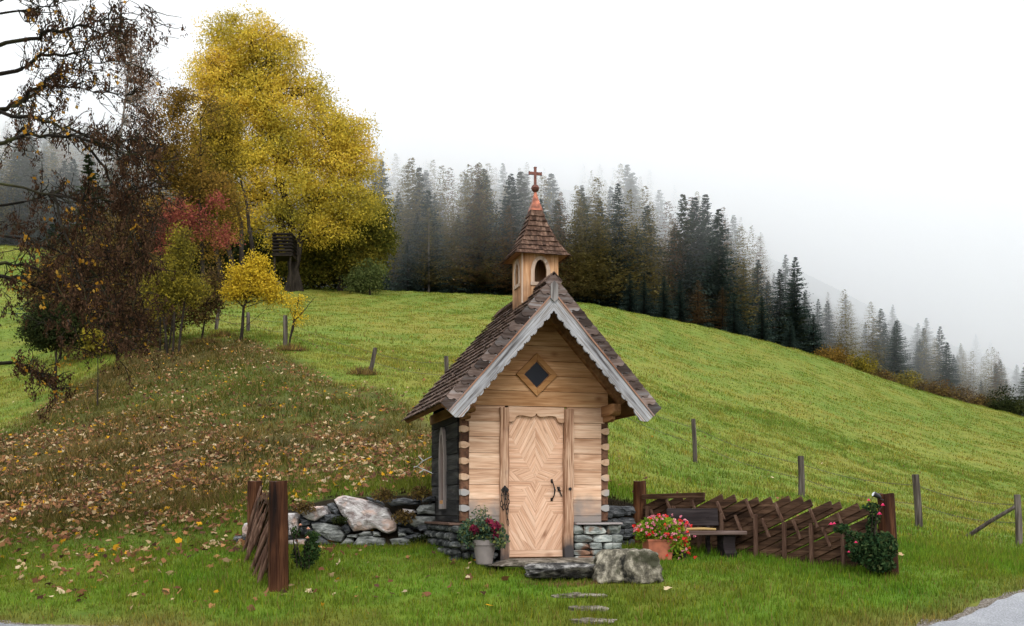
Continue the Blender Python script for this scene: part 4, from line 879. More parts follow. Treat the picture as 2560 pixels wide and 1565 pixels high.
# doorstep slab
ds = MB(); rock(ds, (0, 0, 0), (1.55, .86, .12), 61, 9, .03, 2, 10); o = ds.build('doorstep', M['slab']); o.location = ch.matrix_basis @ Vector((0, -.50, -.062)); o.rotation_euler = (0, 0, CA)
tag(o, 'wide flat stone slab directly under the chapel door', 'doorstep')

# ------------------------------------------------------------------ fences
def bigpost(parent, x, y, z0, z1, r, lean=(0, 0), seed=0, name='post', square=False):
    mb = MB(); n = 14; k = 10; vs = []
    for q in range(k+1):
        t_ = q/k; z = z0 + (z1-z0)*t_; rr = r * (1.08 - .10*t_)
        for i in range(n):
            a = 2*math.pi*i/n; rad = rr * (1 + .05*mnoise.noise(Vector((math.cos(a)*1.5, math.sin(a)*1.5, z*1.2 + seed))))
            if q == k: rad *= .97
            if square: rad *= 1 / max(abs(math.cos(a)), abs(math.sin(a)))**.55
            vs.append((x + lean[0]*t_ + rad*math.cos(a), y + lean[1]*t_ + rad*math.sin(a), z + (.01*math.sin(a*2+seed) if q == k else 0)))
    fs = [(q*n+i, q*n+(i+1) % n, (q+1)*n+(i+1) % n, (q+1)*n+i) for q in range(k) for i in range(n)] + [tuple(k*n+i for i in range(n)), tuple(range(n))[::-1]]
    return mb.add(vs, fs).build(name, M['bigpost'], parent, .006)
def slant_fence(A, Bp, ztop, label, seed, n_boards, slope, run, rail=True):
    r = random.Random(seed); Ln = math.hypot(Bp[0]-A[0], Bp[1]-A[1]); ang = math.atan2(Bp[1]-A[1], Bp[0]-A[0])
    f = empty('slanted_board_fence', (A[0], A[1], gz(*A)), ang, label, 'fence'); z00 = f.location.z
    def gl(u): return gz(A[0]+math.cos(ang)*u, A[1]+math.sin(ang)*u) - z00
    for i in range(n_boards):
        u0 = -run + .12 + i * (Ln + run - .35) / n_boards; u1 = u0 + run * r.uniform(.96, 1.04)
        zb = min(gl(max(0, u0)), .06) + r.uniform(-.02, .02); zt = zb + run*slope*r.uniform(.96, 1.04)
        if u1 > Ln - .12: t_ = (Ln - .12 - u0) / (u1 - u0); zt = zb + (zt-zb)*t_; u1 = Ln - .12
        if u0 < .1: t_ = (.1-u0)/(u1-u0); zb = zb + (zt-zb)*t_; u0 = .1
        if u1 - u0 < .25: continue
        y = r.uniform(-.02, .02)
        mb = MB(); mb.beam((u0, y - .035, zb + .02), (u1, y + .035, zt), .032, r.uniform(.105, .125), (0, .25, 1)); b_ = mb.build('board', M['fence_dark'], f, .005)
    return f, Ln, gl
# right fence
A, Bp = (1.92, 16.25), (4.72, 13.95)
ff_, Ln, gl = slant_fence(A, Bp, .8, 'dark fence of overlapping slanted boards between two brown posts right of the chapel', 3, 23, .50, 1.38)
fz = ff_.location.z
bigpost(ff_, 0, 0, -.1, 1.085 - fz, .098, seed=1)
bigpost(ff_, Ln + .17, -.03, -.25 - fz, .865 - fz, .108, (-.05, 0), seed=2)
if True:
    b_ = MB(); b_.beam((.10, -.08, .72), (1.15, -.08, .74), .045, .075); b_.build('rail', M['fence_dark'], ff_, .006)
    r = random.Random(5)
    for i in range(9):
        u = .18 + i*.43 + r.uniform(-.05, .05); hh = r.uniform(.50, .62)
        b_ = MB(); b_.beam((u+.03, -.13, gl(u) - .03), (u, -.085, gl(u) + hh), .05, .055, (0, 1, 0)); b_.build('stake', M['stake'], ff_, .008)
    for i in range(16):
        u = .25 + i*.222 + r.uniform(-.04, .04); z0 = gl(u) + (.50 if i % 2 else .28) + r.uniform(-.03, .03)
        b_ = MB(); b_.beam((u, -.06, z0 + .24), (u + .13, -.09, z0 - .02), .034, .042, (0, 1, 0)); b_.build('cross_stick', M['stake'], ff_, .005)
# left fence seen almost end-on
A, Bp = (-3.88, 16.3), (-2.79, 12.9)
fl_, Ln2, gl2 = slant_fence(A, Bp, .8, 'woven brown stick fence seen end-on between two posts at the left', 9, 18, .46, 1.5)
fz2 = fl_.location.z
bigpost(fl_, 0, 0, -.1, 1.085 - fz2, .11, seed=5)
bigpost(fl_, Ln2, 0, -.4 - fz2, 1.0 - fz2, .112, seed=6, square=True)
r = random.Random(8)
for i in range(12):
    u = .5 + i*.25 + r.uniform(-.1, .1); sd_ = -1
    b_ = MB(); h_ = r.uniform(.6, .9); b_.tube([(u, -.16 - r.random()*.12, gl2(u) - .02), (u+r.uniform(-.1, .1), -.08, gl2(u) + h_*.5), (u+r.uniform(-.2, .2), .05 + r.random()*.06, gl2(u) + h_)], [.026, .022, .016], 7); b_.build('stake', M['stake'], fl_)
# meadow wire fence
def wirefence(posts, label, braces=()):
    f = empty('wire_fence', posts[0][0], 0, label, 'fence'); o0 = f.location.copy(); tops = []
    for i, (b, h, lean, r_) in enumerate(posts):
        mb = MB(); p0 = b - o0; p1 = p0 + Vector((lean, 0, h)); mid = p0.lerp(p1, .5) + Vector((.01, 0, 0))
        n = 9; mb.tube([p0 - Vector((0, 0, .15)), p0, mid, p1 - Vector((0, 0, .01)), p1], [r_*1.05, r_*1.05, r_, r_*.95, r_*.85], n); mb.build('post', M['greypost'], f)
        tops.append((p0, p1))
    for hf in (.80, .45):
        for i in range(len(tops)-1):
            a = tops[i][0].lerp(tops[i][1], hf); b = tops[i+1][0].lerp(tops[i+1][1], hf); pts = [a.lerp(b, q/10) - Vector((0, 0, .10*math.sin(math.pi*q/10))) for q in range(11)]
            mb = MB(); mb.tube(pts, .0042, 5)
            for q in range(40):
                c = a.lerp(b, (q+.5)/40) - Vector((0, 0, .10*math.sin(math.pi*(q+.5)/40))); mb.tube([c - Vector((.015, 0, .018)), c + Vector((.015, 0, .018))], .003, 4)
            mb.build('wire', M['wire'], f)
    for a, b in braces:
        mb = MB(); mb.tube([a - o0, (a+b)/2 - o0 + Vector((0, 0, .02)), b - o0], [.042, .04, .036], 8); mb.build('brace', M['greypost'], f)
def FP(px, ybase, ytop, D, lean=0, r_=.055):
    b = G(px, D); h = (ybase - ytop) / F * D; return (b, h, lean, r_)
e_ = FP(2548, 1368, 1239, 21, -.04, .065)
wirefence([FP(1500, 1120, 1020, 31), FP(1738, 1162, 1053, 29, -.05, .06), FP(2004, 1240, 1138, 25.5, -.02, .075), FP(2298, 1320, 1184, 22.5, -.08, .075), e_], 'grey weathered posts with barbed wire crossing the meadow on the right',
          [(G(2415, 21.5, .02), e_[0] + Vector((-.05, 0, .78)))])
wirefence([FP(430, 830, 782, 50, 0), FP(540, 832, 775, 49, .12, .08), FP(620, 850, 802, 47, 0, .08), FP(713, 868, 792, 42.5, 0, .09), FP(925, 915, 851, 37, .18, .075), FP(1117, 960, 873, 33, -.02, .07), FP(1300, 1000, 930, 32)], 'grey weathered posts with barbed wire along the top of the bank on the left')

# ------------------------------------------------------------------ bench, pots, plants, lamp
bx = empty('bench', (2.64, 14.9, gz(2.64, 14.9) - .01), math.atan2(.24, .97), 'dark wooden garden bench with a plank backrest in front of the slanted fence', 'bench')
MB().box((0, -.02, .335), (1.16, .30, .055)).build('seat', M['bench_seat'], bx, .012)
bk = MB(); bk.box((-.08, .19, .55), (.76, .045, .245), Matrix.Rotation(R(-10), 3, 'X')); bk.build('backrest', M['bench'], bx, .008)
for a in (-.3, .14): MB().beam((a, .15, .02), (a, .20, .56), .07, .05, (1, 0, 0)).build('back_post', M['bench'], bx, .006)
for a in (-.36, .34):
    lg = MB(); pl = [(-.15, 0), (-.17, .06), (-.115, .12), (-.10, .2), (-.12, .31), (.12, .31), (.10, .2), (.115, .12), (.17, .06), (.15, 0)]
    lg.prism([(v, w) for v, w in pl], lambda u, v, d: (d, u, v), a-.09 if a > 0 else a-.04, a+.09 if a > 0 else a+.04); lg.build('leg', M['bench'], bx, .008)
st_ = MB(); st_.tube([(-.38, 0, 0), (-.2, .005, .004), (0, -.005, .008), (.17, 0, 0)], [.018, .02, .02, .016], 8); o = st_.build('stick', M['stick']); o.location = bx.matrix_basis @ Vector((0, -.03, .384)); o.rotation_euler = (0, 0, bx.rotation_euler[2]); tag(o, 'short yellowish stick lying on the bench seat', 'stick')

def blob_leaves(c, rad, n, size, squash=1.0, shell=.5, **k):
    u = unit(rng.normal(size=(n, 3))); r_ = rng.random(n) ** shell; p = np.array(c) + u * r_[:, None] * np.array(rad); return leaves(p, size, **k)
# grey pot
gp = empty('flower_pot', (-.365, 14.22, gz(-.365, 14.22) - .0), 0, 'round taupe flower pot with an autumn plant, left of the door', 'flower pot'); gp.location.z = -.06
MB().tube([(0,0,0), (0,0,.01), (0,0,.25), (0,0,.252), (0,0,.32), (0,0,.322), (0,0,.29)], [.10, .105, .145, .158, .162, .152, .14], 28).build('pot', M['pot_grey'], gp, smooth=False)
M['sage'] = leafmat('sage_leaf', [(0.02, 0.05, 0.03), (0.06, 0.11, 0.075), (0.12, 0.15, 0.06), (0.30, 0.28, 0.06)])
M['wine'] = leafmat('wine_leaf', [(0.10, 0.012, 0.03), (0.22, 0.03, 0.07), (0.35, 0.05, 0.05)])
V = np.concatenate([blob_leaves((-.02, 0, .45), (.30, .24, .17), 1500, .045, shell=.45), blob_leaves((.2, -.1, .33), (.14, .14, .14), 350, .045), blob_leaves((-.2, -.05, .40), (.16, .15, .2), 500, .04), blob_leaves((-.05, 0, .66), (.14, .1, .12), 180, .03)])
polys('foliage', V, M['sage'], gp)
V = np.concatenate([blob_leaves((-.12, -.16, .47), (.07, .06, .06), 160, .05), blob_leaves((.14, -.14, .50), (.08, .06, .07), 180, .05), blob_leaves((.06, -.1, .56), (.05, .05, .05), 80, .04), blob_leaves((.16, -.17, .38), (.05, .04, .05), 60, .04)])
polys('red_leaves', V, M['wine'], gp)
# terracotta planter with geraniums
tp = empty('flower_planter', (1.99, 14.72, -.035), R(12), 'terracotta trough of pink and red geraniums between chapel and bench', 'planter')
pb = MB(); vs = [(sx_*w, sy_*d, z) for z, w, d in ((0, .155, .11), (.26, .185, .135), (.26, .195, .145), (.295, .195, .145), (.295, .175, .125), (.25, .175, .125)) for sx_, sy_ in ((-1,-1),(1,-1),(1,1),(-1,1))]
pb.add(vs, [(4*q+i, 4*q+(i+1) % 4, 4*q+4+(i+1) % 4, 4*q+4+i) for q in range(5) for i in range(4)] + [(0,1,2,3), (20,21,22,23)]).build('trough', M['terracotta'], tp, .008)
MB().box((0, 0, -.012), (.36, .27, .028)).build('tray', M['black'], tp, .005)
M['geranium'] = leafmat('geranium_leaf', [(0.05, 0.13, 0.012), (0.12, 0.24, 0.02), (0.26, 0.34, 0.03), (0.32, 0.26, 0.05)])
V = np.concatenate([blob_leaves((.02, 0, .42), (.34, .26, .19), 2000, .042, shell=.4), blob_leaves((.24, -.1, .28), (.18, .17, .27), 1000, .042, shell=.5), blob_leaves((-.22, -.05, .38), (.14, .15, .14), 400, .04)])
V[:, :, 2] = np.maximum(V[:, :, 2], .0); polys('foliage', V, M['geranium'], tp)
def blossoms(parent, mat, centres, n, rad, size, name='blossoms'):
    V = np.concatenate([blob_leaves(c, (rad,)*3, n, size, aspect=1.1, shell=.4) for c in centres]); return polys(name, V, mat, parent)
M['pinkp'] = leafmat('pink_petal', [(0.55, 0.10, 0.18), (0.80, 0.30, 0.38), (0.88, 0.52, 0.57)]); M['redp'] = leafmat('red_petal', [(0.55, 0.02, 0.02), (0.80, 0.06, 0.05), (0.85, 0.10, 0.10)])
r = random.Random(4); pk, rd = [], []
for i in range(120):
    if i < 92: u, v = r.uniform(-1, 1), r.uniform(-.6, 1); c = (.02 + u*.40, -.24*math.sqrt(max(0, 1-u*u*.6)) + r.uniform(-.05, .1), .44 + v*.20*math.sqrt(max(.05, 1-u*u)))
    else: c = (.26 + r.uniform(-.18, .2), -.2 + r.uniform(-.06, .08), r.uniform(.02, .36))
    (rd if (r.random() < (.25 if i < 92 else .75)) else pk).append(c)
blossoms(tp, M['pinkp'], pk, 12, .021, .021, 'pink_blossoms'); blossoms(tp, M['redp'], rd, 14, .022, .024, 'red_blossoms')
# rose bushes
M['roseleaf'] = leafmat('rose_leaf', [(0.010, 0.022, 0.010), (0.022, 0.05, 0.02), (0.05, 0.085, 0.03), (0.10, 0.07, 0.03)], trans=.2)
M['rosepink'] = leafmat('rose_petal', [(0.70, 0.03, 0.16), (0.85, 0.10, 0.28), (0.88, 0.30, 0.42)], trans=.25); M['rosepeach'] = leafmat('peach_petal', [(0.75, 0.36, 0.24), (0.82, 0.55, 0.42), (0.85, 0.68, 0.58)], trans=.25)
def rosebush(px, D, label, blobs, stems, blooms, peach, mat=None, s_=.05):
    b = G(px, D); e = empty('rose_bush', b, 0, label, 'rose bush'); mb = MB()
    for s in stems: mb.tube([P(x, y, D - .05) - b for x, y in s], [.009 - .005*i/len(s) for i in range(len(s))], 6)
    mb.build('stems', M['bark'], e)
    V = []
    for x, y, rx, ry, n in blobs:
        c = P(x, y, D) - b; V.append(blob_leaves(c, (rx/F*D, rx/F*D*.8, ry/F*D), n, s_, shell=.45))
    polys('foliage', np.concatenate(V), mat or M['roseleaf'], e)
    for x, y, r_ in blooms:
        c = P(x, y, D - .22) - b; k = r_/F*D; V = []
        for q in range(5):      # cupped petals in whorls
            for w_ in range(5):
                a = 2*math.pi*(w_ + q*.5)/5; rr = k*(.25 + .19*q); z = k*(.5 - .22*q); t_ = Vector((math.cos(a), math.sin(a), 0)); s = Vector((-t_.y, t_.x, 0)); c0 = c + t_*rr*.35 + Vector((0, -0.1*k, z*.5))
                top = c + t_*rr + Vector((0, 0, z + k*.35)); V.append([c0, c0.lerp(top, .55) + s*rr*.75, top, c0.lerp(top, .55) - s*rr*.75])
        polys('blossom', np.array(V), M['rosepeach'] if (x, y) in peach else M['rosepink'], e)
z4 = lambda x, y: (1500 + x/3.08, 1140 + y/3.08)
bl4 = [(*z4(2068, 342), 5), (*z4(2177, 380), 6), (*z4(2152, 448), 6.5), (*z4(1778, 527), 6), (*z4(1803, 522), 5), (*z4(1970, 667), 5), (*z4(1915, 740), 4)]
rosebush(2180, 13.65, 'dark leafy rose bush with bright pink roses at the right fence post', [(*z4(2080, 720), 52, 44, 2600), (*z4(2180, 700), 36, 40, 1500), (*z4(1980, 700), 28, 38, 900), (*z4(2090, 560), 14, 28, 260), (*z4(2110, 470), 16, 22, 160), (*z4(2090, 390), 22, 10, 110), (*z4(1860, 560), 20, 12, 160), (*z4(1930, 620), 18, 14, 160), (*z4(2160, 840), 40, 18, 600)],
         [[z4(2100, 860), z4(2090, 600), z4(2100, 450), z4(2068, 350)], [z4(2105, 860), z4(2120, 560), z4(2150, 455)], [z4(2095, 700), z4(2130, 450), z4(2175, 385)], [z4(2050, 860), z4(1960, 640), z4(1860, 570), z4(1785, 530)], [z4(2050, 860), z4(1960, 740), z4(1917, 742)]],
         bl4, [])
z5 = lambda x, y: (580 + .2273*x, 1160 + .2273*y)
M['thinleaf'] = leafmat('thin_rose_leaf', [(0.015, 0.035, 0.012), (0.04, 0.08, 0.025), (0.09, 0.12, 0.04)], trans=.3)
rosebush(765, 13.9, 'thin dark rose bush with pale peach roses beside the left fence post', [(*z5(880, 950), 22, 34, 700), (*z5(800, 1060), 22, 24, 420), (*z5(700, 760), 12, 18, 110), (*z5(880, 800), 20, 16, 200), (*z5(700, 1000), 10, 22, 120)],
         [[z5(720, 1150), z5(680, 860), z5(640, 700)], [z5(770, 1150), z5(700, 800), z5(745, 680)], [z5(800, 1150), z5(800, 900), z5(830, 820)], [z5(850, 1150), z5(840, 800), z5(840, 720)]],
         [(*z5(830, 812), 5.5), (*z5(752, 672), 5), (*z5(838, 712), 5.5)], [z5(830, 812), z5(752, 672), z5(838, 712)], M['thinleaf'], .04)
# spotlight on the right post
pt = ff_.matrix_basis @ Vector((Ln + .12, -.03, 1.0)); q_ = P(*z4(2135, 310), 13.75)
sl = empty('spotlight', q_, 0, 'small black spotlight fixed to the top of the right fence post', 'spotlight')
MB().tube([(.045, 0, -.02), (.02, 0, -.005), (-.045, -.01, .028), (-.047, -.01, .029)], [.018, .028, .036, .034], 14).build('housing', M['black'], sl)
MB().tube([(-.0475, -.0105, .0292), (-.0485, -.011, .0298)], .03, 14).build('lens', M['lens'], sl); MB().beam((.03, 0, -.03), (.10, .02, -.05), .012, .012).build('bracket', M['black'], sl)
# white branch decoration, built as a bare forked twig
tw_ = MB(); D = 17.2
for s in ([(1082, 1140), (1058, 1152), (1042, 1166), (1060, 1174), (1083, 1184)], [(1042, 1166), (1034, 1168)], [(1058, 1152), (1046, 1140)], [(1060, 1174), (1048, 1182)]): tw_.tube([P(x, y, D) for x, y in s], .008, 5)
c0 = G(1060, D); o = tw_.build('twig', plain('white_twig', (.62, .63, .64), .8)); tag(o, 'thin forked white decorative branch on the bank left of the chapel', 'twig')

# ------------------------------------------------------------------ broadleaf trees
def limb(mb, a, b, r0, r1, sag=.1, n=6, rr=None, k=6):
    rr = rr or rnd; d = b - a; off = Vector((rr.gauss(0, 1), rr.gauss(0, 1), rr.gauss(0, .6))) * d.length * .07; pts = []; rs = []
    for q in range(n+1):
        t_ = q/n; pts.append(a.lerp(b, t_) + off*math.sin(math.pi*t_) + Vector((0, 0, sag*d.length*math.sin(math.pi*t_)))); rs.append(r0 + (r1-r0)*t_)
    mb.tube(pts, rs, k); return pts
def tree(name, label, cat, px, D, blobs, nclu, nleaf, leaf, clr, mat, bark, tr=.3, trunks=None, seed=0, group=None, nlimb=45, shell=.45, dropout=.0, hang=0, flat=.6, dz=0.0, depth=.8, gap=0.0):
    rr = random.Random(seed); b = G(px, D, dz); e = empty(name, b, 0, label, cat, group); C = []; Wt = np.array([x[2]*x[3] for x in blobs], float); Wt /= Wt.sum()
    for i in range(nclu):
        k = rng.choice(len(blobs), p=Wt); x, y, rx, ry = blobs[k][:4]
        u = unit(rng.normal(size=3)); s = rng.random() ** shell; c = P(x, y, D) - b
        p = np.array(c) + u * s * np.array([rx/F*D, rx/F*D*depth, ry/F*D])
        if gap and mnoise.noise(Vector(p) * (1.6/clr/3)) < -gap: continue
        C.append(p)
    C = np.array(C); n = len(C)
    ln = rng.poisson(nleaf, n) + 3; idx_ = np.repeat(np.arange(n), ln); cs = clr * rng.uniform(.55, 1.35, n)[idx_]
    o = unit(rng.normal(size=(len(idx_), 3))) * (rng.random(len(idx_)) ** .5)[:, None]; o[:, 2] *= flat
    nb = unit(o / np.array([1, 1, flat])) + np.array([0, 0, .5]); o *= cs[:, None]; o[:, 2] -= .25 * (o[:, 0]**2 + o[:, 1]**2) / np.maximum(cs, .01)
    polys('crown', leaves(C[idx_] + o, leaf, hang=hang, nb=nb), mat, e)
    mb = MB(); trunks = trunks or [[(px, None), (blobs[0][0], blobs[0][1])]]; joints = []
    for tk in trunks:
        pts = [Vector((0, 0, -.3)) + Vector(((tk[0][0]-px)/F*D, 0, 0))] + [P(x, y, D) - b for x, y in tk[1:]]
        fine = []
        for i in range(len(pts)-1):
            for q in range(4): fine.append(pts[i].lerp(pts[i+1], q/4) + Vector((rr.gauss(0, 1), rr.gauss(0, 1), 0)) * tr*.25 * (i+q > 0))
        fine.append(pts[-1]); mb.tube(fine, [tr*(1 - .85*i/(len(fine)-1)) for i in range(len(fine))], 9); joints += fine[2:]
    for i in range(nlimb):
        c = Vector(C[rr.randrange(n)]); cand = [j for j in joints if j.z < c.z + .5] or joints; a = min(cand, key=lambda j: (j-c).length + rr.random()*2)
        pts = limb(mb, a, c, tr*.28*rr.uniform(.5, 1), tr*.04, .05, 6, rr)
        for q in range(2): c2 = c + Vector((rr.gauss(0, 1), rr.gauss(0, 1), rr.gauss(0, 1)))*min(clr*1.2, .8); limb(mb, pts[3+q], c2, tr*.09, tr*.025, .02, 4, rr, 4)
    mb.build('trunk', bark, e); return e
Yc = [(0.24, 0.215, 0.04), (0.40, 0.33, 0.045), (0.58, 0.44, 0.055), (0.70, 0.50, 0.065), (0.68, 0.45, 0.09)]
M['yellow'] = leafmat('yellow_leaf', Yc, .8, .22); M['olive'] = leafmat('olive_leaf', [(0.045, 0.06, 0.014), (0.11, 0.11, 0.02), (0.21, 0.18, 0.028), (0.34, 0.24, 0.03)], .5, .3)
M['orange'] = leafmat('orange_leaf', [(0.06, 0.042, 0.015), (0.13, 0.088, 0.022), (0.25, 0.15, 0.03), (0.36, 0.21, 0.045)], .5, .3); M['ochre'] = leafmat('ochre_leaf', [(0.09, 0.07, 0.016), (0.19, 0.145, 0.024), (0.36, 0.26, 0.03), (0.50, 0.34, 0.04)], .5, .3); M['green'] = leafmat('bush_leaf', [(0.045, 0.065, 0.022), (0.10, 0.125, 0.04), (0.17, 0.19, 0.06)], .4, .5)
M['birchy'] = leafmat('birch_leaf', [(0.30, 0.21, 0.02), (0.55, 0.40, 0.03), (0.68, 0.47, 0.05)], .3, 1); M['pinky'] = leafmat('thin_birch_leaf', [(0.16, 0.09, 0.06), (0.28, 0.17, 0.11), (0.35, 0.24, 0.14)], .3, 1)
M['red'] = leafmat('red_leaf', [(0.07, 0.022, 0.015), (0.17, 0.045, 0.035), (0.30, 0.08, 0.06), (0.32, 0.15, 0.06)], .45, .6); M['thicket'] = leafmat('thicket_leaf', [(0.035, 0.025, 0.014), (0.09, 0.06, 0.03), (0.17, 0.11, 0.035), (0.25, 0.20, 0.04)], .45, .7)
M['brown'] = leafmat('brown_key', [(0.018, 0.011, 0.007), (0.052, 0.029, 0.017), (0.12, 0.066, 0.038)], .3, 1, .15); M['gold'] = leafmat('gold_leaf', [(0.22, 0.10, 0.015), (0.42, 0.21, 0.02), (0.36, 0.25, 0.07)], .2, 1)
M['yshrub'] = leafmat('yellow_shrub_leaf', [(0.07, 0.065, 0.015), (0.17, 0.145, 0.025), (0.38, 0.30, 0.03)], .4, 1); M['darkg'] = leafmat('dark_leaf', [(0.012, 0.018, 0.008), (0.03, 0.04, 0.014), (0.06, 0.065, 0.02)], .4, .5)

tree('yellow_tree', 'huge golden yellow broadleaf tree towering at the left edge of the meadow', 'tree', 735, 92,
     [(600, 130, 95, 95), (600, 250, 125, 110), (700, 200, 90, 100), (560, 200, 80, 90), (790, 340, 105, 80), (640, 380, 150, 110), (760, 450, 150, 110), (850, 400, 80, 90), (860, 490, 85, 90), (620, 500, 70, 80), (700, 100, 50, 50), (560, 90, 50, 55), (650, 180, 100, 110), (700, 320, 120, 110), (550, 320, 70, 90), (760, 520, 110, 70), (700, 540, 80, 45), (880, 330, 45, 55), (600, 560, 60, 40), (830, 580, 70, 40), (770, 200, 38, 60), (800, 260, 55, 60), (630, 300, 60, 60), (690, 590, 55, 35), (520, 180, 40, 60), (520, 420, 45, 70), (910, 400, 40, 60), (920, 520, 38, 50), (640, 50, 60, 35), (880, 350, 50, 60), (840, 300, 50, 50)],
     1500, 125, .17, 1.55, M['yellow'], M['bark'], .42, [[(735, None), (728, 560), (690, 400), (640, 200), (620, 100)], [(720, None), (760, 560), (830, 440), (850, 380)], [(750, None), (700, 540), (600, 380), (570, 220)]], 1, nlimb=130, shell=.5, gap=.36, flat=.55)
tree('olive_tree', 'dark olive tree under the right side of the golden tree', 'tree', 850, 97, [(850, 610, 95, 80), (930, 560, 50, 85), (900, 660, 70, 50), (770, 650, 80, 60), (960, 600, 28, 50)], 1200, 42, .2, 1.2, M['olive'], M['bark'], .3, [[(850, None), (850, 600)], [(900, None), (915, 560)]], 2, nlimb=30)
tree('green_bush', 'round light green bush at the meadow edge below the olive tree', 'bush', 925, 93, [(925, 690, 38, 38), (890, 705, 30, 24)], 170, 42, .16, .8, M['green'], M['bark'], .12, [[(925, None), (925, 680)]], 3, nlimb=10)
tree('dark_thicket', 'dark green-brown undergrowth behind the trunks of the golden tree', 'thicket', 720, 100, [(640, 640, 110, 65), (760, 660, 100, 50), (830, 680, 80, 35), (560, 660, 70, 60), (480, 640, 90, 80), (380, 640, 90, 90), (250, 640, 90, 80)], 1500, 32, .26, 1.3, M['darkg'], M['bark'], .2, [[(640, None), (640, 600)], [(780, None), (790, 600)]], 4, nlimb=20)
tree('orange_tree', 'thin orange-brown tree left of the golden tree', 'tree', 470, 70, [(430, 330, 80, 90), (460, 430, 90, 90), (380, 540, 70, 80), (460, 600, 110, 60), (560, 520, 60, 90), (500, 290, 50, 70), (400, 440, 60, 100), (520, 480, 60, 90), (450, 250, 40, 35)], 1500, 30, .15, .9, M['orange'], M['bark'], .16, [[(470, None), (450, 500), (430, 300)], [(510, None), (500, 480), (500, 300)], [(440, None), (400, 500), (395, 360)]], 5, nlimb=90, gap=.1)
tree('olive_tree', 'olive-yellow tree standing between the orange-brown tree and the golden tree', 'tree', 560, 80, [(540, 380, 70, 110), (520, 500, 80, 90), (560, 300, 40, 60)], 800, 30, .17, 1.0, M['ochre'], M['bark'], .25, [[(590, None), (560, 540), (530, 380)], [(610, None), (600, 560), (570, 420)], [(640, None), (625, 570), (600, 430)], [(560, None), (530, 570), (510, 430)]], 6, nlimb=50)
tree('birch', 'tall sparse birch with thin pinkish twigs against the sky', 'tree', 300, 60, [(340, 160, 50, 80), (350, 260, 50, 80), (310, 110, 45, 50), (375, 220, 30, 50)], 330, 9, .09, .7, M['pinky'], M['bark_pale'], .13, [[(300, None), (288, 560), (290, 420), (320, 200), (330, 90)]], 7, nlimb=150, hang=1.5)
tree('red_tree', 'small tree with crimson red leaves in front of the dark trunks', 'tree', 420, 43, [(455, 530, 55, 40), (500, 560, 45, 40), (420, 560, 35, 50), (540, 500, 25, 25), (560, 590, 35, 35), (410, 610, 30, 30)], 330, 9, .10, .42, M['red'], M['bark'], .04, [[(410, None), (425, 640), (440, 560)], [(420, None), (460, 590), (500, 540)], [(400, None), (402, 620), (400, 560)]], 8, nlimb=45)
tree('yellow_shrub', 'tall yellow-green shrub left of the small yellow birch', 'shrub', 430, 41, [(430, 700, 65, 60), (450, 640, 40, 50), (400, 740, 50, 50), (480, 720, 45, 45), (450, 590, 18, 30)], 620, 17, .085, .4, M['yshrub'], M['bark'], .05, [[(430, None), (440, 680), (450, 600)], [(445, None), (470, 690), (485, 640)], [(420, None), (400, 700), (395, 640)]], 9, nlimb=50)
tree('young_birch', 'small bright yellow birch on the bank above the wire fence', 'tree', 601, 43, [(625, 710, 60, 45), (670, 715, 35, 35), (600, 690, 40, 35), (650, 660, 30, 25), (600, 735, 45, 25), (632, 645, 16, 22), (690, 745, 22, 15)], 420, 20, .085, .38, M['birchy'], M['bark'], .075, [[(601, None), (610, 770), (622, 720), (628, 660)]], 10, nlimb=55, dz=-.1)
tree('sapling', 'little sparse yellow sapling leaning beside a fence post', 'sapling', 716, 41.8, [(735, 760, 22, 28), (745, 790, 20, 22), (755, 745, 16, 14)], 60, 12, .07, .25, M['birchy'], M['bark'], .04, [[(716, None), (738, 800), (765, 770), (788, 742)], [(718, None), (735, 800), (748, 730)]], 11, nlimb=16)
tree('thicket', 'tangled brown undergrowth at the foot of the left trees', 'thicket', 330, 45, [(330, 760, 100, 70), (230, 790, 90, 70), (160, 780, 70, 70), (500, 760, 50, 50), (540, 720, 30, 60), (290, 640, 90, 90), (370, 680, 50, 80), (200, 680, 110, 90), (120, 720, 60, 60), (330, 560, 70, 70), (220, 850, 120, 40), (350, 830, 70, 40), (280, 760, 100, 70), (420, 790, 60, 40)], 3600, 20, .10, .5, M['thicket'], M['bark'], .06, [[(330, None), (330, 700)], [(240, None), (225, 680)], [(150, None), (160, 720)], [(500, None), (520, 700)]], 12, nlimb=120)
tree('dark_bush', 'near-black bush low under the left trees', 'bush', 140, 36, [(140, 800, 60, 50), (110, 830, 50, 40), (200, 820, 40, 40)], 420, 36, .09, .5, M['darkg'], M['bark'], .06, [[(140, None), (140, 800)]], 13, nlimb=14)
tree('yellow_plant', 'small yellow leafy plant glowing under the dark bushes at left', 'shrub', 245, 33, [(245, 850, 32, 26), (225, 835, 15, 15)], 60, 16, .11, .3, M['yshrub'], M['bark'], .03, [[(245, None), (245, 850)]], 14, nlimb=8)

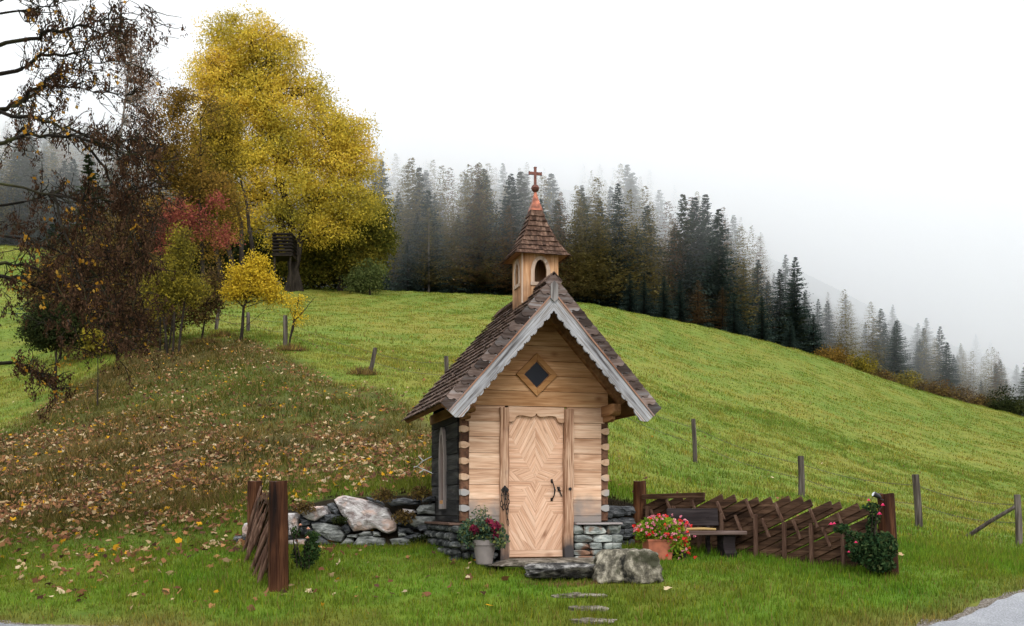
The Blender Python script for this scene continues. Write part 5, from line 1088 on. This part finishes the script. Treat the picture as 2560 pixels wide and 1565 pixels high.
# the seed-laden tree whose boughs reach in from the left
NT = empty('maple_tree', (-7.2, 14.5, gz(-7.2, 14.5)), 0, 'near tree with dark mossy boughs and hanging brown seed clusters filling the left edge', 'tree'); nb_ = NT.location.copy()
paths = [[(-140,160),(70,95),(150,75),(210,62),(330,40)],[(-140,210),(40,178),(100,145),(180,130),(260,90),(300,60)],[(-140,290),(40,262),(110,205),(130,185),(200,172),(300,140)],
 [(-140,340),(0,282),(60,250),(115,213),(200,218),(270,236),(350,235)],[(-140,380),(0,362),(45,342),(120,335),(200,345),(245,362),(310,385),(390,395)],[(-140,330),(0,287),(90,295),(170,325),(240,350),(300,352),(380,345)],
 [(-140,660),(0,662),(70,662),(150,705),(220,720)],[(-140,690),(0,690),(60,700),(130,732),(200,760),(260,830),(300,900)],[(-140,900),(30,905),(80,925),(120,955),(160,982)],[(-140,520),(60,510),(140,480),(250,520),(380,560)],
 [(-140,440),(60,470),(200,500),(300,480),(400,470)],[(-140,560),(60,600),(180,640),(300,650),(400,680)],[(-140,60),(30,30),(100,20),(180,5)],[(-140,30),(20,0),(120,-20)],[(200,640),(260,720),(300,780),(370,850)],[(200,345),(260,420),(300,500),(330,600),(350,700)],[(130,480),(170,600),(200,700),(230,800)]]
rr = random.Random(21); mb = MB(); tips = []
tb = Vector((0, 0, -.3)); mb.tube([tb, Vector((.05, 0, 1.2)), Vector((0, .1, 3)), Vector((-.1, .1, 5)), Vector((-.2, 0, 7.5))], [.26, .22, .19, .15, .07], 12)
for k_, p in enumerate(paths):
    D0 = 14.5; D1 = rr.uniform(13.2, 16.2); pts = []
    for i in range(len(p)-1):
        for q in range(4):
            t_ = (i + q/4) / (len(p)-1); x = p[i][0] + (p[i+1][0]-p[i][0])*q/4; y = p[i][1] + (p[i+1][1]-p[i][1])*q/4; pts.append(P(x, y, D0 + (D1-D0)*t_) - nb_ + Vector((rr.gauss(0, .012), rr.gauss(0, .03), rr.gauss(0, .014))))
    if k_ < 14: pts = [Vector((0, 0, max(1.0, pts[0].z - .5)))] + pts
    n = len(pts); R0 = .026 if k_ < 9 else .017; mb.tube(pts, [R0*(1.25 - .98*i/(n-1)) for i in range(n)], 7)
    for i in range(6, n):
        for s_ in range(4):
            if rr.random() < .2: continue
            d = Vector((rr.uniform(.1, 1), rr.gauss(0, .7), rr.gauss(0.15, .6))).normalized(); L_ = rr.uniform(.18, .5); a = pts[i]; ch_ = [a]
            for q in range(4): d = (d + Vector((rr.gauss(0, .35), rr.gauss(0, .35), rr.gauss(.03, .3)))).normalized(); ch_.append(ch_[-1] + d*L_/4)
            mb.tube(ch_, [.009, .0075, .006, .005, .003], 4, cap=False)
            tips += ch_[2:]
            if rr.random() < .6:
                d = (d + Vector((rr.gauss(0, .8), rr.gauss(0, .8), rr.gauss(0, .6)))).normalized(); c2 = [ch_[2]]
                for q in range(3): c2.append(c2[-1] + d*.08 + Vector((rr.gauss(0, .02), 0, rr.gauss(0, .02))))
                mb.tube(c2, [.006, .0045, .003, .002], 4, cap=False); tips += c2[1:]
# extra twigs filling the dense brown mass
mass = [(330,120,70,90,60),(230,50,110,45,50),(350,60,60,50,30),(360,300,50,80,50),(300,330,70,60,40),(340,450,70,90,120),(260,540,90,90,130),(370,560,50,100,70),(160,620,100,80,110),(300,680,90,100,140),(200,760,100,80,120),(340,800,60,80,90),(60,560,60,80,50),(280,860,80,40,50),(60,760,60,60,35),(100,930,60,30,28),(400,400,20,60,25)]
for x, y, rx, ry, n in mass:
    for q in range(int(n*.42)):
        a = rr.uniform(0, 2*math.pi); s = math.sqrt(rr.random()); p = P(x + math.cos(a)*rx*s, y + math.sin(a)*ry*s, rr.uniform(13.2, 16.4)) - nb_
        ch_ = [p]; d = Vector((rr.gauss(0.3, .7), rr.gauss(0, .7), rr.gauss(-.1, .5))).normalized()
        for w_ in range(4): d = (d + Vector((rr.gauss(0, .4), rr.gauss(0, .4), rr.gauss(0, .3)))).normalized(); ch_.append(ch_[-1] + d*.10)
        mb.tube(ch_, [.007, .006, .005, .004, .003], 4, cap=False); tips += ch_
mb.build('branches', M['bark_moss'], NT)
T = np.array([tuple(t_) for t_ in tips]); wpx = 1280 + F*(T[:, 0]+nb_.x)/(T[:, 1]+nb_.y); wpy = HZ - F*(T[:, 2]+nb_.z-CAMZ)/(T[:, 1]+nb_.y)
dens = np.full(len(T), .26)
for x, y, rx, ry, n in mass: dens = np.maximum(dens, .46*np.exp(-(((wpx-x)/rx/1.1)**2 + ((wpy-y)/ry/1.1)**2)**2))
keep = rng.random(len(T)) < dens; T1 = T[keep]
ln = rng.poisson(14, len(T1)) + 4; ii = np.repeat(np.arange(len(T1)), ln); off = np.stack([rng.normal(size=len(ii))*.022, rng.normal(size=len(ii))*.022, -rng.random(len(ii))*.13], 1)
polys('seed_clusters', leaves(T1[ii] + off, .045, aspect=2.4, hang=2.2), M['brown'], NT)
goldw = np.clip(1.1 - wpx/260, .02, 1) * .055 + .012; T2 = T[rng.random(len(T)) < goldw]; ii = np.repeat(np.arange(len(T2)), 4)
polys('leaves', leaves(T2[ii] + rng.normal(size=(len(ii), 3))*.04, .055, aspect=1.2, hang=.8), M['gold'], NT)

# log hide built in the golden tree
hid = empty('tree_hide', P(712, 640, 90.5), 0, 'small log-built hide fixed between the trunks of the golden tree', 'tree house'); mb = MB()
for q in range(7):
    for (a, b) in (((-.8, -.8), (.75, -.8)), ((-.8, -.8), (-.8, .9)), ((.75, -.8), (.75, .9))):
        z = q*.27; mb.tube([(a[0], a[1], z), (b[0], b[1], z)], .11, 8)
M['dark_log'] = wood('dark_log', [(0.006, 0.005, 0.004), (0.014, 0.011, 0.009), (0.03, 0.024, 0.018)], 'x', 5, .3); mb.build('log_wall', M['dark_log'], hid); mb = MB(); mb.box((0, 0, -.16), (1.7, 2, .1)); mb.build('floor', M['bark'], hid); mb = MB()
for x in (-.7, .6): mb.tube([(x, -.7, -.2), (x, -.7, -2.6)], .09, 7)
mb.build('legs', M['bark'], hid)

# ------------------------------------------------------------------ conifers
def conifer(seed, kind):
    """unit-height tree: whorls of drooping boughs made of many small sprays"""
    r = np.random.default_rng(seed); V = []; bars = []
    larch = kind == 'larch'; nr = 34 if not larch else 32; base = .04 if not larch else .10; wid = .25 if not larch else .21
    tot = 400 if not larch else 420
    for i in range(tot):
        t_ = 1 - (1 - i/(tot-1)) ** 1.0; t_ = min(.995, max(0, t_**1.1 + r.normal()*.004)); z = base + (1-base)*t_
        tier = .5 + .5*math.cos(t_*math.pi*2*(17 if not larch else 12)); rad = wid * (1-t_)**(.92 if not larch else .72) * (1 if t_ > .12 or larch else .8 + 1.6*t_) * (.78 + .30*tier) * r.uniform(.75, 1.18) + .004
        a = r.random()*6.283; L_ = rad; d = np.array([math.cos(a), math.sin(a), 0]); s = np.array([-d[1], d[0], 0])
        droop = (.40 if not larch else .16)*L_*(1.3-t_); ns = int(4 + 11*(1-t_)) if not larch else int(4 + 9*(1-t_))
        for q in range(ns):
            f = (q+.6)/ns; c = d*L_*f; zz = z - droop*f**1.3 + .30*L_*f**3
            w = (.030 if not larch else .020)*(1.15 - .70*f)*(.5 + .55*(1-t_)); sgn = 1 if q % 2 else -1; e = s*sgn*w*r.uniform(.5, 1.3) + d*w*r.uniform(.2, .8)
            hz = -w*r.uniform(.2, .8) if not larch else r.normal()*w*.4
            p0 = c + [0, 0, zz]; p1 = p0 + e + [0, 0, hz]; p2 = p0 + d*w*.8 + [0, 0, -w*.2*r.random()]
            V.append([p0, p1, p2])
            if not larch: V.append([p0 - d*w*.3, p0 + e*.4 + [0, 0, -w*1.0*r.random()], p2])
    V = np.array(V); me = polys('conifer_crown', V, None).data; bpy.data.objects.remove(bpy.data.objects['conifer_crown']); return me
def trunkmesh(bark, r_=.011):
    mb = MB(); mb.tube([(0,0,-.03), (0,0,.3), (0,0,.7), (0,0,1.0)], [r_, r_*.8, r_*.4, .001], 6); me = bpy.data.meshes.new('conifer_trunk'); me.from_pydata(mb.v, [], mb.f); me.materials.append(bark); return me
M['spruce'] = leafmat('spruce_needle', [(0.024, 0.042, 0.038), (0.048, 0.074, 0.062), (0.085, 0.12, 0.09)], .4, 3, .1)
M['spruce2'] = leafmat('green_spruce_needle', [(0.022, 0.034, 0.018), (0.048, 0.066, 0.030), (0.08, 0.10, 0.045)], .4, 3, .1)
M['larch'] = leafmat('larch_needle', [(0.10, 0.09, 0.035), (0.24, 0.20, 0.07), (0.38, 0.30, 0.10)], .4, 3, .25)
M['larch2'] = leafmat('tan_larch_needle', [(0.10, 0.065, 0.03), (0.21, 0.13, 0.06), (0.30, 0.20, 0.10)], .4, 3, .25)
TR = trunkmesh(M['bark']); TRP = trunkmesh(M['bark_pale'], .010); CONI = {}
for kd, mts, seeds in (('spruce', ('spruce', 'spruce2'), (1, 2, 3)), ('larch', ('larch', 'larch2'), (5, 6))):
    for s_ in seeds:
        base_ = conifer(s_, kd)
        for mt in mts: m2 = base_.copy(); m2.materials.clear(); m2.materials.append(M[mt]); CONI.setdefault(mt, []).append(m2)
def zone(px):
    for lim, w in ((380, 'behind the brown boughs'), (940, 'behind the golden tree'), (1110, 'above the tallest dark spruce'), (1330, 'behind the chapel spire'), (1520, 'above the broad blue-grey spruce'), (1720, 'above the yellowish larches'), (1880, 'above the tan larches'), (2080, 'above the dark spruces'), (2300, 'beside the lone pale spruce')):
        if px < lim: return w
    return 'near the right edge'
def plant(kind, px, top, D, label, group, wide=1.0, parts=True, pale=False, base=None):
    b = G(px, D); 
    if base is not None: b.z = max(b.z, CAMZ + (HZ-base)/F*D)
    h = CAMZ + (HZ - top)/F*D - b.z
    nm = 'larch' if kind.startswith('larch') else 'spruce'; me = rnd.choice(CONI[kind]); sc = (h*wide, h*wide, h)
    wide *= 1.1
    if parts:
        e = empty(nm + '_tree', b, rnd.random()*6.28, label, 'tree', group); c = bpy.data.objects.new('crown', me); COL.objects.link(c); c.parent = e
        k = bpy.data.objects.new('trunk', TRP if pale else TR); COL.objects.link(k); k.parent = e; e.scale = sc; return e
    o = bpy.data.objects.new(nm + '_tree', me); COL.objects.link(o); o.location = b; o.rotation_euler = (0, 0, rnd.random()*6.28); o.scale = sc; return tag(o, label, 'tree', group)
GF = 'conifers along the top edge of the meadow'
front = [('spruce',955,402,122,1.2,'ragged dark spruce just right of the golden tree'),('spruce',1048,417,124,1.45,'tall symmetrical dark spruce left of the chapel turret'),('spruce',1088,482,128,1.1,'slim dark spruce half hidden behind the tall symmetrical one'),
 ('larch',1072,519,118,1.35,'grey-brown larch with a bare pale trunk left of the turret'),('spruce',995,500,132,1.2,'dark spruce in the gap between golden tree and tallest spruce'),
 ('spruce2',1218,621,122,1.2,'low dark spruce next left of the turret roof'),('spruce',1160,640,121,1.2,'low dark spruce standing between the pale-trunked larch and the turret'),('spruce',1265,581,126,1.1,'dark spruce peeking out directly behind the turret roof'),
 ('larch',1420,614,120,1.2,'yellow-green larch touching the right side of the turret'),('spruce',1451,521,150,1.5,'broad blue-grey spruce right of the spire'),('spruce2',1515,557,138,1.3,'olive-green spruce right of the broad blue-grey one'),
 ('larch',1583,579,125,1.4,'olive larch above the right slope of the chapel roof'),('spruce',1600,606,123,1.2,'dark spruce leaning on the olive larch'),('larch',1636,570,134,1.2,'thin yellowish larch in the middle of the right-hand row'),
 ('larch',1680,574,122,1.4,'bushy yellow-green larch, broadest of its row'),('larch2',1764,599,121,1.35,'tan larch with a pointed top beside the bushy yellow-green one'),('larch2',1745,700,112,2.0,'low spreading rust-brown larch at the meadow edge'),('larch2',1806,719,113,1.6,'small rust-brown larch, right of the low spreading one'),
 ('spruce',1640,640,127,1.3,'dark spruce filling between two yellowish larches'),('spruce',1720,640,127,1.3,'dark spruce between the bushy larch and the tan larch'),('spruce',1789,547,152,1.5,'tall slate-grey spruce rising behind the tan larch'),
 ('spruce',1860,653,121,1.3,'narrow black-green spruce, first of the dark group on the right'),('spruce',1895,649,119,1.6,'wide black-green spruce in the middle of the dark group'),('spruce',1950,672,117,1.55,'tall black-green spruce, third of the dark group'),
 ('spruce',1964,636,140,1.2,'grey-green spruce looking over the dark group'),('larch2',1984,726,122,1.2,'brownish larch squeezed into the dark group'),('spruce',2012,730,121,1.3,'dark spruce right of the brownish larch'),('spruce',2034,784,115,1.8,'lowest broad dark spruce at the right end of the dark group'),
 ('larch2',2070,730,165,1.3,'faint brownish conifer right of the dark group'),('spruce',2114,736,170,1.4,'hazy spruce right of the faint brownish conifer'),('spruce',2184,794,165,1.5,'hazy dark spruce above the yellow-green bush'),('spruce',2232,761,190,1.2,'lone pale spruce with gappy branches against the sky'),
 ('spruce',2295,807,178,1.7,'blue-grey spruce, left of a close pair'),('spruce',2316,794,182,1.7,'blue-grey spruce, right of a close pair'),('spruce',2366,857,180,1.5,'small hazy spruce right of the close pair'),('spruce',2401,861,182,1.5,'small hazy spruce with a sharp tip near the right edge'),
 ('spruce',2486,901,190,1.4,'small pale spruce close to the right edge'),('spruce',2511,919,190,1.3,'tiny pale spruce close to the right edge'),('spruce',2542,911,185,1.8,'blue-grey spruce cut by the right edge')]
for kd, px, top, D, wd, lab in front: plant(kd, px, top, D + 6 if px > 1400 else D + 2, lab, GF, wd, pale=(px == 1072))
for i, (px, top, D) in enumerate([(1485, 640, 124), (1545, 640, 125), (1575, 680, 119), (1835, 730, 118), (1905, 740, 115), (1975, 790, 116), (1120, 620, 128), (1020, 600, 120), (1340, 640, 124), (1500, 600, 133), (1700, 700, 118), (1660, 690, 117), (1610, 690, 118), (930, 560, 118), (905, 600, 116), (30, 420, 122), (80, 400, 126), (140, 430, 121), (-20, 400, 125), (190, 420, 128), (260, 440, 122), (320, 430, 125), (390, 450, 122), (110, 380, 134), (230, 390, 134), (340, 400, 133), (1090, 600, 122), (1195, 560, 132), (1135, 560, 134), (1300, 600, 130), (1380, 620, 131), (1550, 580, 136), (1830, 680, 128), (1920, 700, 128)]):
    plant('spruce', px, top, D, f'dark young spruce at the forest foot, {zone(px)}', 'young spruces along the forest edge', 1.6)
# the misty wood behind, single spruces and larches far off
n = 0; sp = 0
for i in range(1500):
    if n >= 470: break
    D = 121 + 220 * rnd.random() ** 1.7; px = -150 + 2800 * rnd.random()
    
    fy = HZ - (gz((px-1280)/F*D, D) - CAMZ)/D*F; hgt = rnd.uniform(8, 16) if D < 150 else rnd.uniform(12, 21)
    hgt *= np.interp(px, [1900, 2250], [1, .78])
    top = fy - hgt/D*F; kd = rnd.choice(['spruce', 'spruce', 'spruce2', 'larch', 'larch2', 'larch'])
    if kd[0] == 's' and sp > 205: kd = 'larch'
    lim_ = np.interp(px, [0, 350, 900, 1050, 1600, 1700, 1850, 2000, 2100, 2300, 2560], [300, 320, 380, 410, 430, 460, 560, 670, 730, 810, 890])
    if top < lim_ - 20: continue
    mist = 'ghostly pale' if D > 300 else 'pale' if D > 220 else 'hazy' if D > 160 else 'dim'; nm_ = 'larch' if kd.startswith('larch') else 'spruce'; sp += nm_ == 'spruce'
    plant(kd, px, top, D, f"{mist} {'tall ' if hgt > 16 else 'short ' if hgt < 12 else ''}{nm_} of the misty wood, {zone(px)}", 'trees of the misty hillside wood', rnd.uniform(1.25, 1.8), parts=False); n += 1
for i in range(105):      # the wood going down the slope on the right
    px = 1780 + 830 * rnd.random(); D = 124 + 75 * rnd.random() ** 1.2; top = np.interp(px, [1780, 1850, 2000, 2100, 2300, 2560], [540, 585, 680, 735, 815, 895]) + 130 * rnd.random() ** .8 + 12
    nm_ = 'larch' if rnd.random() < .3 else 'spruce'
    plant(nm_ if nm_ == 'spruce' else 'larch', px, top, D, f"{'grey' if D > 160 else 'slate'} {nm_} of the misty wood going downhill, {zone(px)}", 'trees of the misty hillside wood', rnd.uniform(1.2, 1.6), parts=False)
# bushes at the far right edge of the meadow
for px, y, D, rx, ry, mt, lab in [(2149, 905, 118, 40, 32, 'yshrub', 'yellow-green bush at the right of the meadow edge, under the hazy spruces'), (2075, 880, 116, 35, 22, 'orange', 'low rusty bush right of the dark conifers'), (2261, 945, 120, 40, 25, 'yshrub', 'low olive bush further right on the meadow edge'),
      (2334, 970, 118, 50, 32, 'thicket', 'brown bare-looking bush near the right edge'), (2400, 985, 118, 45, 35, 'thicket', 'dark brown bush right of the bare-looking one'), (2520, 1000, 112, 50, 42, 'darkg', 'dark green round bush at the right edge'), (2455, 1010, 114, 40, 28, 'thicket', 'low brown scrub between two bushes at the right edge'), (2200, 940, 116, 35, 20, 'thicket', 'low brown scrub between the two yellowish bushes')]:
    tree('bush', lab, 'bush', px, D, [(px, y+8, rx, ry), (px + rx*.4, y+20, rx*.7, ry*.6), (px - rx*.5, y+18, rx*.6, ry*.6)], 150, 26, .2, 1.0, M[mt], M['bark'], .08, [[(px, None), (px, y)]], 50 + int(px), nlimb=16, group='bushes along the far right meadow edge')
# spruce at the left behind the brown boughs
plant('spruce2', 222, 385, 52, 'dark green spruce behind the hanging brown boughs at left', None, 1.5)
plant('spruce', 130, 560, 60, 'black-green spruce low behind the mossy boughs, far left', None, 1.8)
# tall grass clumps at post feet and the bank edge
for px, D, lab in ((905, 36.5, 'tussock of dark grass at the foot of the leaning post'), (515, 43, 'tussock of dark grass on the bank below the yellow shrub'), (730, 41, 'tussock of dark grass right of the sapling'), (560, 45, 'tussock of dark grass under the young birch')):
    b = G(px, D); n = 420; a = rng.uniform(0, 6.28, n); r_ = rng.random(n)**.6*.55; base = np.stack([np.cos(a)*r_*1.3, np.sin(a)*r_, -.05*np.ones(n)], 1); tip = base + np.stack([rng.normal(size=n)*.13, rng.normal(size=n)*.13, rng.uniform(.10, .42, n)*(1.1-r_)], 1)
    s = np.stack([-np.sin(a), np.cos(a), 0*a], 1)*.022; o = polys('grass_tussock', np.stack([base-s, base+s, tip], 1), M['thicket']); o.location = b; tag(o, lab, 'grass tussock', 'grass tussocks on the bank')

# weeds hanging over and between the stones of the wall
for px, py, n, r_, mt, lab in ((1010, 1292, 260, .16, 'thicket', 'clump of rusty brown weed growing out of the wall right of the big boulder'), (1055, 1355, 300, .17, 'darkg', 'dark green weed at the foot of the stone wall beside the chapel'), (850, 1300, 160, .10, 'darkg', 'small dark green weed wedged left of the big white boulder'), (960, 1238, 300, .16, 'thicket', 'dry grass hanging over the wall top above the big boulder'), (760, 1268, 260, .15, 'thicket', 'dry grass hanging over the wall top at its left end'), (1050, 1232, 260, .15, 'thicket', 'dry grass on the wall top next to the black side wall')):
    c = P(px, py, 16.12); V = blob_leaves((0, 0, 0), (r_*1.25, .08, r_*.7), int(n*1.3), .055, aspect=2.6, shell=.6, hang=.4); o = polys('weed', V, M[mt]); o.location = c; tag(o, lab, 'weed', 'weeds on the stone wall')
# ------------------------------------------------------------------ low cloud lying on the wooded slope (a closed body of even density)
def cloud():
    nxn, nzn = 60, 26; vs = []; xs = np.linspace(-330, 330, nxn); zs = np.linspace(-40, 112, nzn)
    for z in zs:
        for x in xs:
            y = 119 - .8*max(0, min(z, 75)-26) + 12*mnoise.noise(Vector((x*.018, z*.03, 3))) + 7*mnoise.noise(Vector((x*.05, z*.07, 9))); vs.append((x, y, z))
    fs = [(j*nxn+i, j*nxn+i+1, (j+1)*nxn+i+1, (j+1)*nxn+i) for j in range(nzn-1) for i in range(nxn-1)]
    m_ = len(vs); YB = 390
    for z in zs:
        for x in xs: vs.append((x, YB, z))
    fs += [tuple(m_ + q for q in f[::-1]) for f in fs[:(nzn-1)*(nxn-1)]]
    for i in range(nxn-1): fs += [(i, m_+i, m_+i+1, i+1), ((nzn-1)*nxn+i, (nzn-1)*nxn+i+1, m_+(nzn-1)*nxn+i+1, m_+(nzn-1)*nxn+i)]
    for j in range(nzn-1): fs += [(j*nxn, (j+1)*nxn, m_+(j+1)*nxn, m_+j*nxn), (j*nxn+nxn-1, m_+j*nxn+nxn-1, m_+(j+1)*nxn+nxn-1, (j+1)*nxn+nxn-1)]
    me = bpy.data.meshes.new('cloud'); me.from_pydata(vs, [], fs)
    bm = bmesh.new(); bm.from_mesh(me); bmesh.ops.recalc_face_normals(bm, faces=bm.faces); bm.to_mesh(me); bm.free()
    m = bpy.data.materials.new('cloud_vapour'); m.use_nodes = True; nt = m.node_tree; nt.nodes.clear()
    o = nt.nodes.new('ShaderNodeOutputMaterial'); v = nt.nodes.new('ShaderNodeVolumePrincipled'); v.inputs['Color'].default_value = (.975, .988, 1, 1); v.inputs['Density'].default_value = .0105; v.inputs['Anisotropy'].default_value = 0.0
    nt.links.new(v.outputs[0], o.inputs['Volume'])
    tag(link('cloud', me, m), 'low white cloud hanging over the wooded hill', kind='stuff')
cloud()

# labels that several far trees share: count them off from the left
ORD = ['leftmost', 'second from left', 'third from left', 'fourth from left', 'fifth from left', 'sixth from left', 'seventh from left', 'eighth from left', 'ninth from left', 'tenth from left', 'eleventh from left', 'twelfth from left'] + [w + ' from left' for w in ('thirteenth', 'fourteenth', 'fifteenth', 'sixteenth', 'seventeenth', 'eighteenth', 'nineteenth', 'twentieth', 'twenty-first', 'twenty-second', 'twenty-third', 'twenty-fourth')]
byl = {}
for o in list(COL.objects):
    if o.parent is None and o.get('group') in ('trees of the misty hillside wood', 'young spruces along the forest edge'): byl.setdefault(o['label'], []).append(o)
for lb, os_ in byl.items():
    if 1 < len(os_) <= len(ORD):
        os_.sort(key=lambda o: o.location.x / o.location.y)
        for i, o in enumerate(os_): o['label'] = lb + ', ' + ORD[i]
